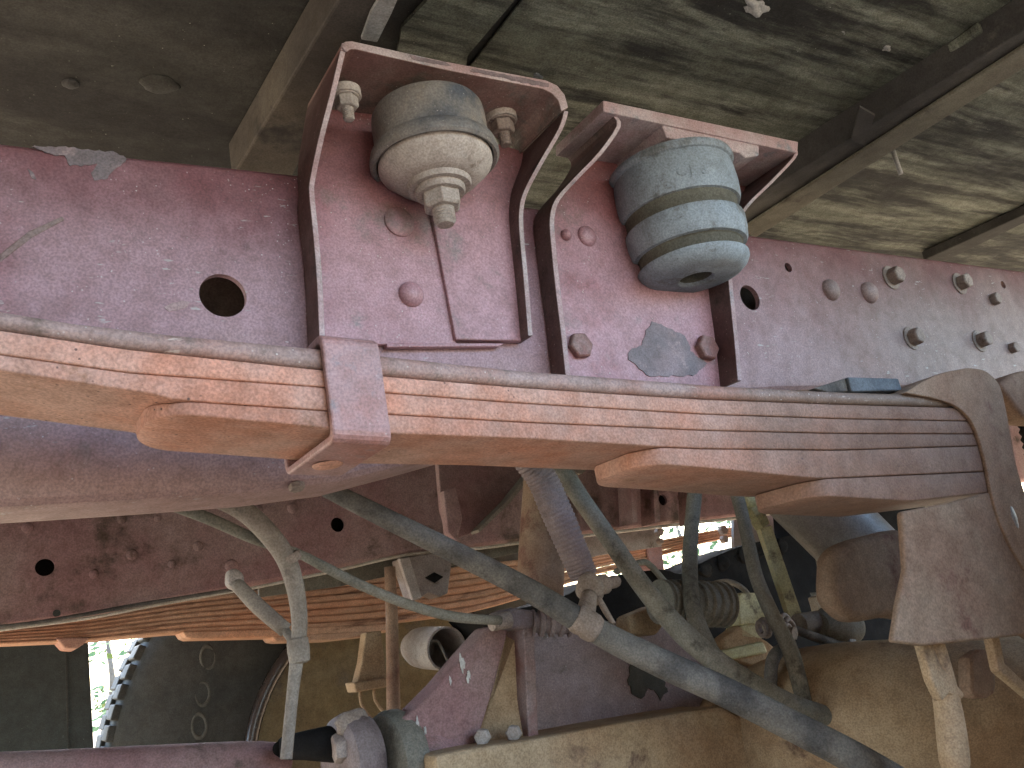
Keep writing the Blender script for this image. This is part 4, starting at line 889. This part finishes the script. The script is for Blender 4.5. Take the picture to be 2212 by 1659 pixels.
# ================================================================ TIE ROD, BOOT, FLANGES
tr = thing('tie_rod', 'dusty red steel rod along the bottom left edge', 'tie rod', P(300, 1660, 1.3))
tube('rod', [(-300, 1690, 1.3, 100), (100, 1676, 1.3, 104), (400, 1664, 1.3, 108), (560, 1660, 1.3, 110), (610, 1668, 1.3, 104)], 'far_rail', tr, n=3, seg=32)
bo = thing('ball_joint', 'black tapered rubber boot and grey flange discs at the bottom edge', 'ball joint', P(760, 1600, 1.2))
tube('boot', [(604, 1617, 1.22, 30), (610, 1616, 1.22, 46), (660, 1610, 1.2, 60), (725, 1606, 1.18, 78), (745, 1606, 1.18, 80), (750, 1606, 1.18, 60)], 'black', bo, n=2, seg=28)
def disc(u, v, Y, rpx, th, m, parent, ax_=(1, .12, -.05), name='flange_disc'):
    r = rpx * px(u, v, Y); return lathe(name, P(u, v, Y), ax_, [(r * .3, -th), (r * .8, -th), (r * .93, -th * .8), (r, -th * .3), (r, th * .4), (r * .9, th), (r * .3, th)], m, parent, 44)
disc(760, 1642, 1.17, 98, .022, 'coil', bo)
disc(852, 1645, 1.16, 106, .020, 'hose_grey', bo)
hexbolt(P(800, 1600, 1.15), (-1, .1, 0), .020, .05, 'bolt', bo, name='nut')
tube('yoke', [(895, 1650, 1.16, 170), (940, 1640, 1.15, 140), (1000, 1650, 1.14, 70)], 'far_rail', bo, n=3, seg=24)
lump('mud_cake', P(760, 1562, 1.15), .02, 'mud', bo, (1.2, .6, .8), 31, .2)

# ================================================================ BEYOND THE LORRY
# timber shed added unseen to block light from the front left
sh = thing('light_blocker_shed', 'dark timber shed added out of view to block light from the left', 'shed', (-4.2, -3.2, 0))
slab('wall', [(-9, -4.6, -.1), (-.35, -4.6, -.1), (-.35, -2.0, -.1), (-9, -2.0, -.1)], (0, 0, 3.2), 'timber', sh)
slab('roof', [(-9.3, -5, 3.1), (-9.3, -3.3, 4.1), (-9.3, -1.7, 3.1)], (9.3, 0, 0), 'bed_tan', sh)
for k in range(34): slab('batten', [(-8.95 + k * .255, -2.0, 0), (-8.91 + k * .255, -2.0, 0), (-8.91 + k * .255, -2.0, 3.1), (-8.95 + k * .255, -2.0, 3.1)], (0, .02, 0), 'timber', sh)

# tree outside, seen through the gap at the left
rnd = random.Random(3)
def bush(c, r, h, n, name, label, trunk=True):
    t = thing(name, label, 'tree', (c[0], c[1], 0)); vs = []; fs = []
    for i in range(n):
        while True:
            q = Vector((rnd.uniform(-1, 1), rnd.uniform(-1, 1), rnd.uniform(-1, 1)))
            if .3 < q.length < 1 and math.sin(q.x * 5 + c[0]) * math.sin(q.z * 6) > -.45: break
        p = Vector((c[0] + q.x * r, c[1] + q.y * r, h * .55 + q.z * h * .45)); a_ = Vector((rnd.gauss(0, 1), rnd.gauss(0, 1), rnd.gauss(0, .6))).normalized(); b_ = a_.orthogonal().normalized(); s = rnd.uniform(.04, .085)
        k = len(vs); vs += [p - a_ * s, p + b_ * s * .45, p + a_ * s, p - b_ * s * .45]; fs.append((k, k + 1, k + 2, k + 3))
    build('crown', vs, fs, 'leaf', t)
    sweep('trunk', [(c[0], c[1], 0, .05), (c[0] + .05, c[1], h * .4, .035), (c[0], c[1] + .05, h * .8, .02)], 'bark', t, seg=10)
g = ray(235, 1500); k = 12.0 / g.y
bush((g.x * k, 12.0), 2.2, 1.9, 1300, 'yard_tree', 'leafy green tree outside, seen through the bright gap beside the tyre')
g = ray(1480, 1210); k = 9 / g.y
bush((g.x * k, 9.0), 1.4, 2.2, 1500, 'yard_tree', 'blurred green shrub outside, seen through the gap right of the far spring')
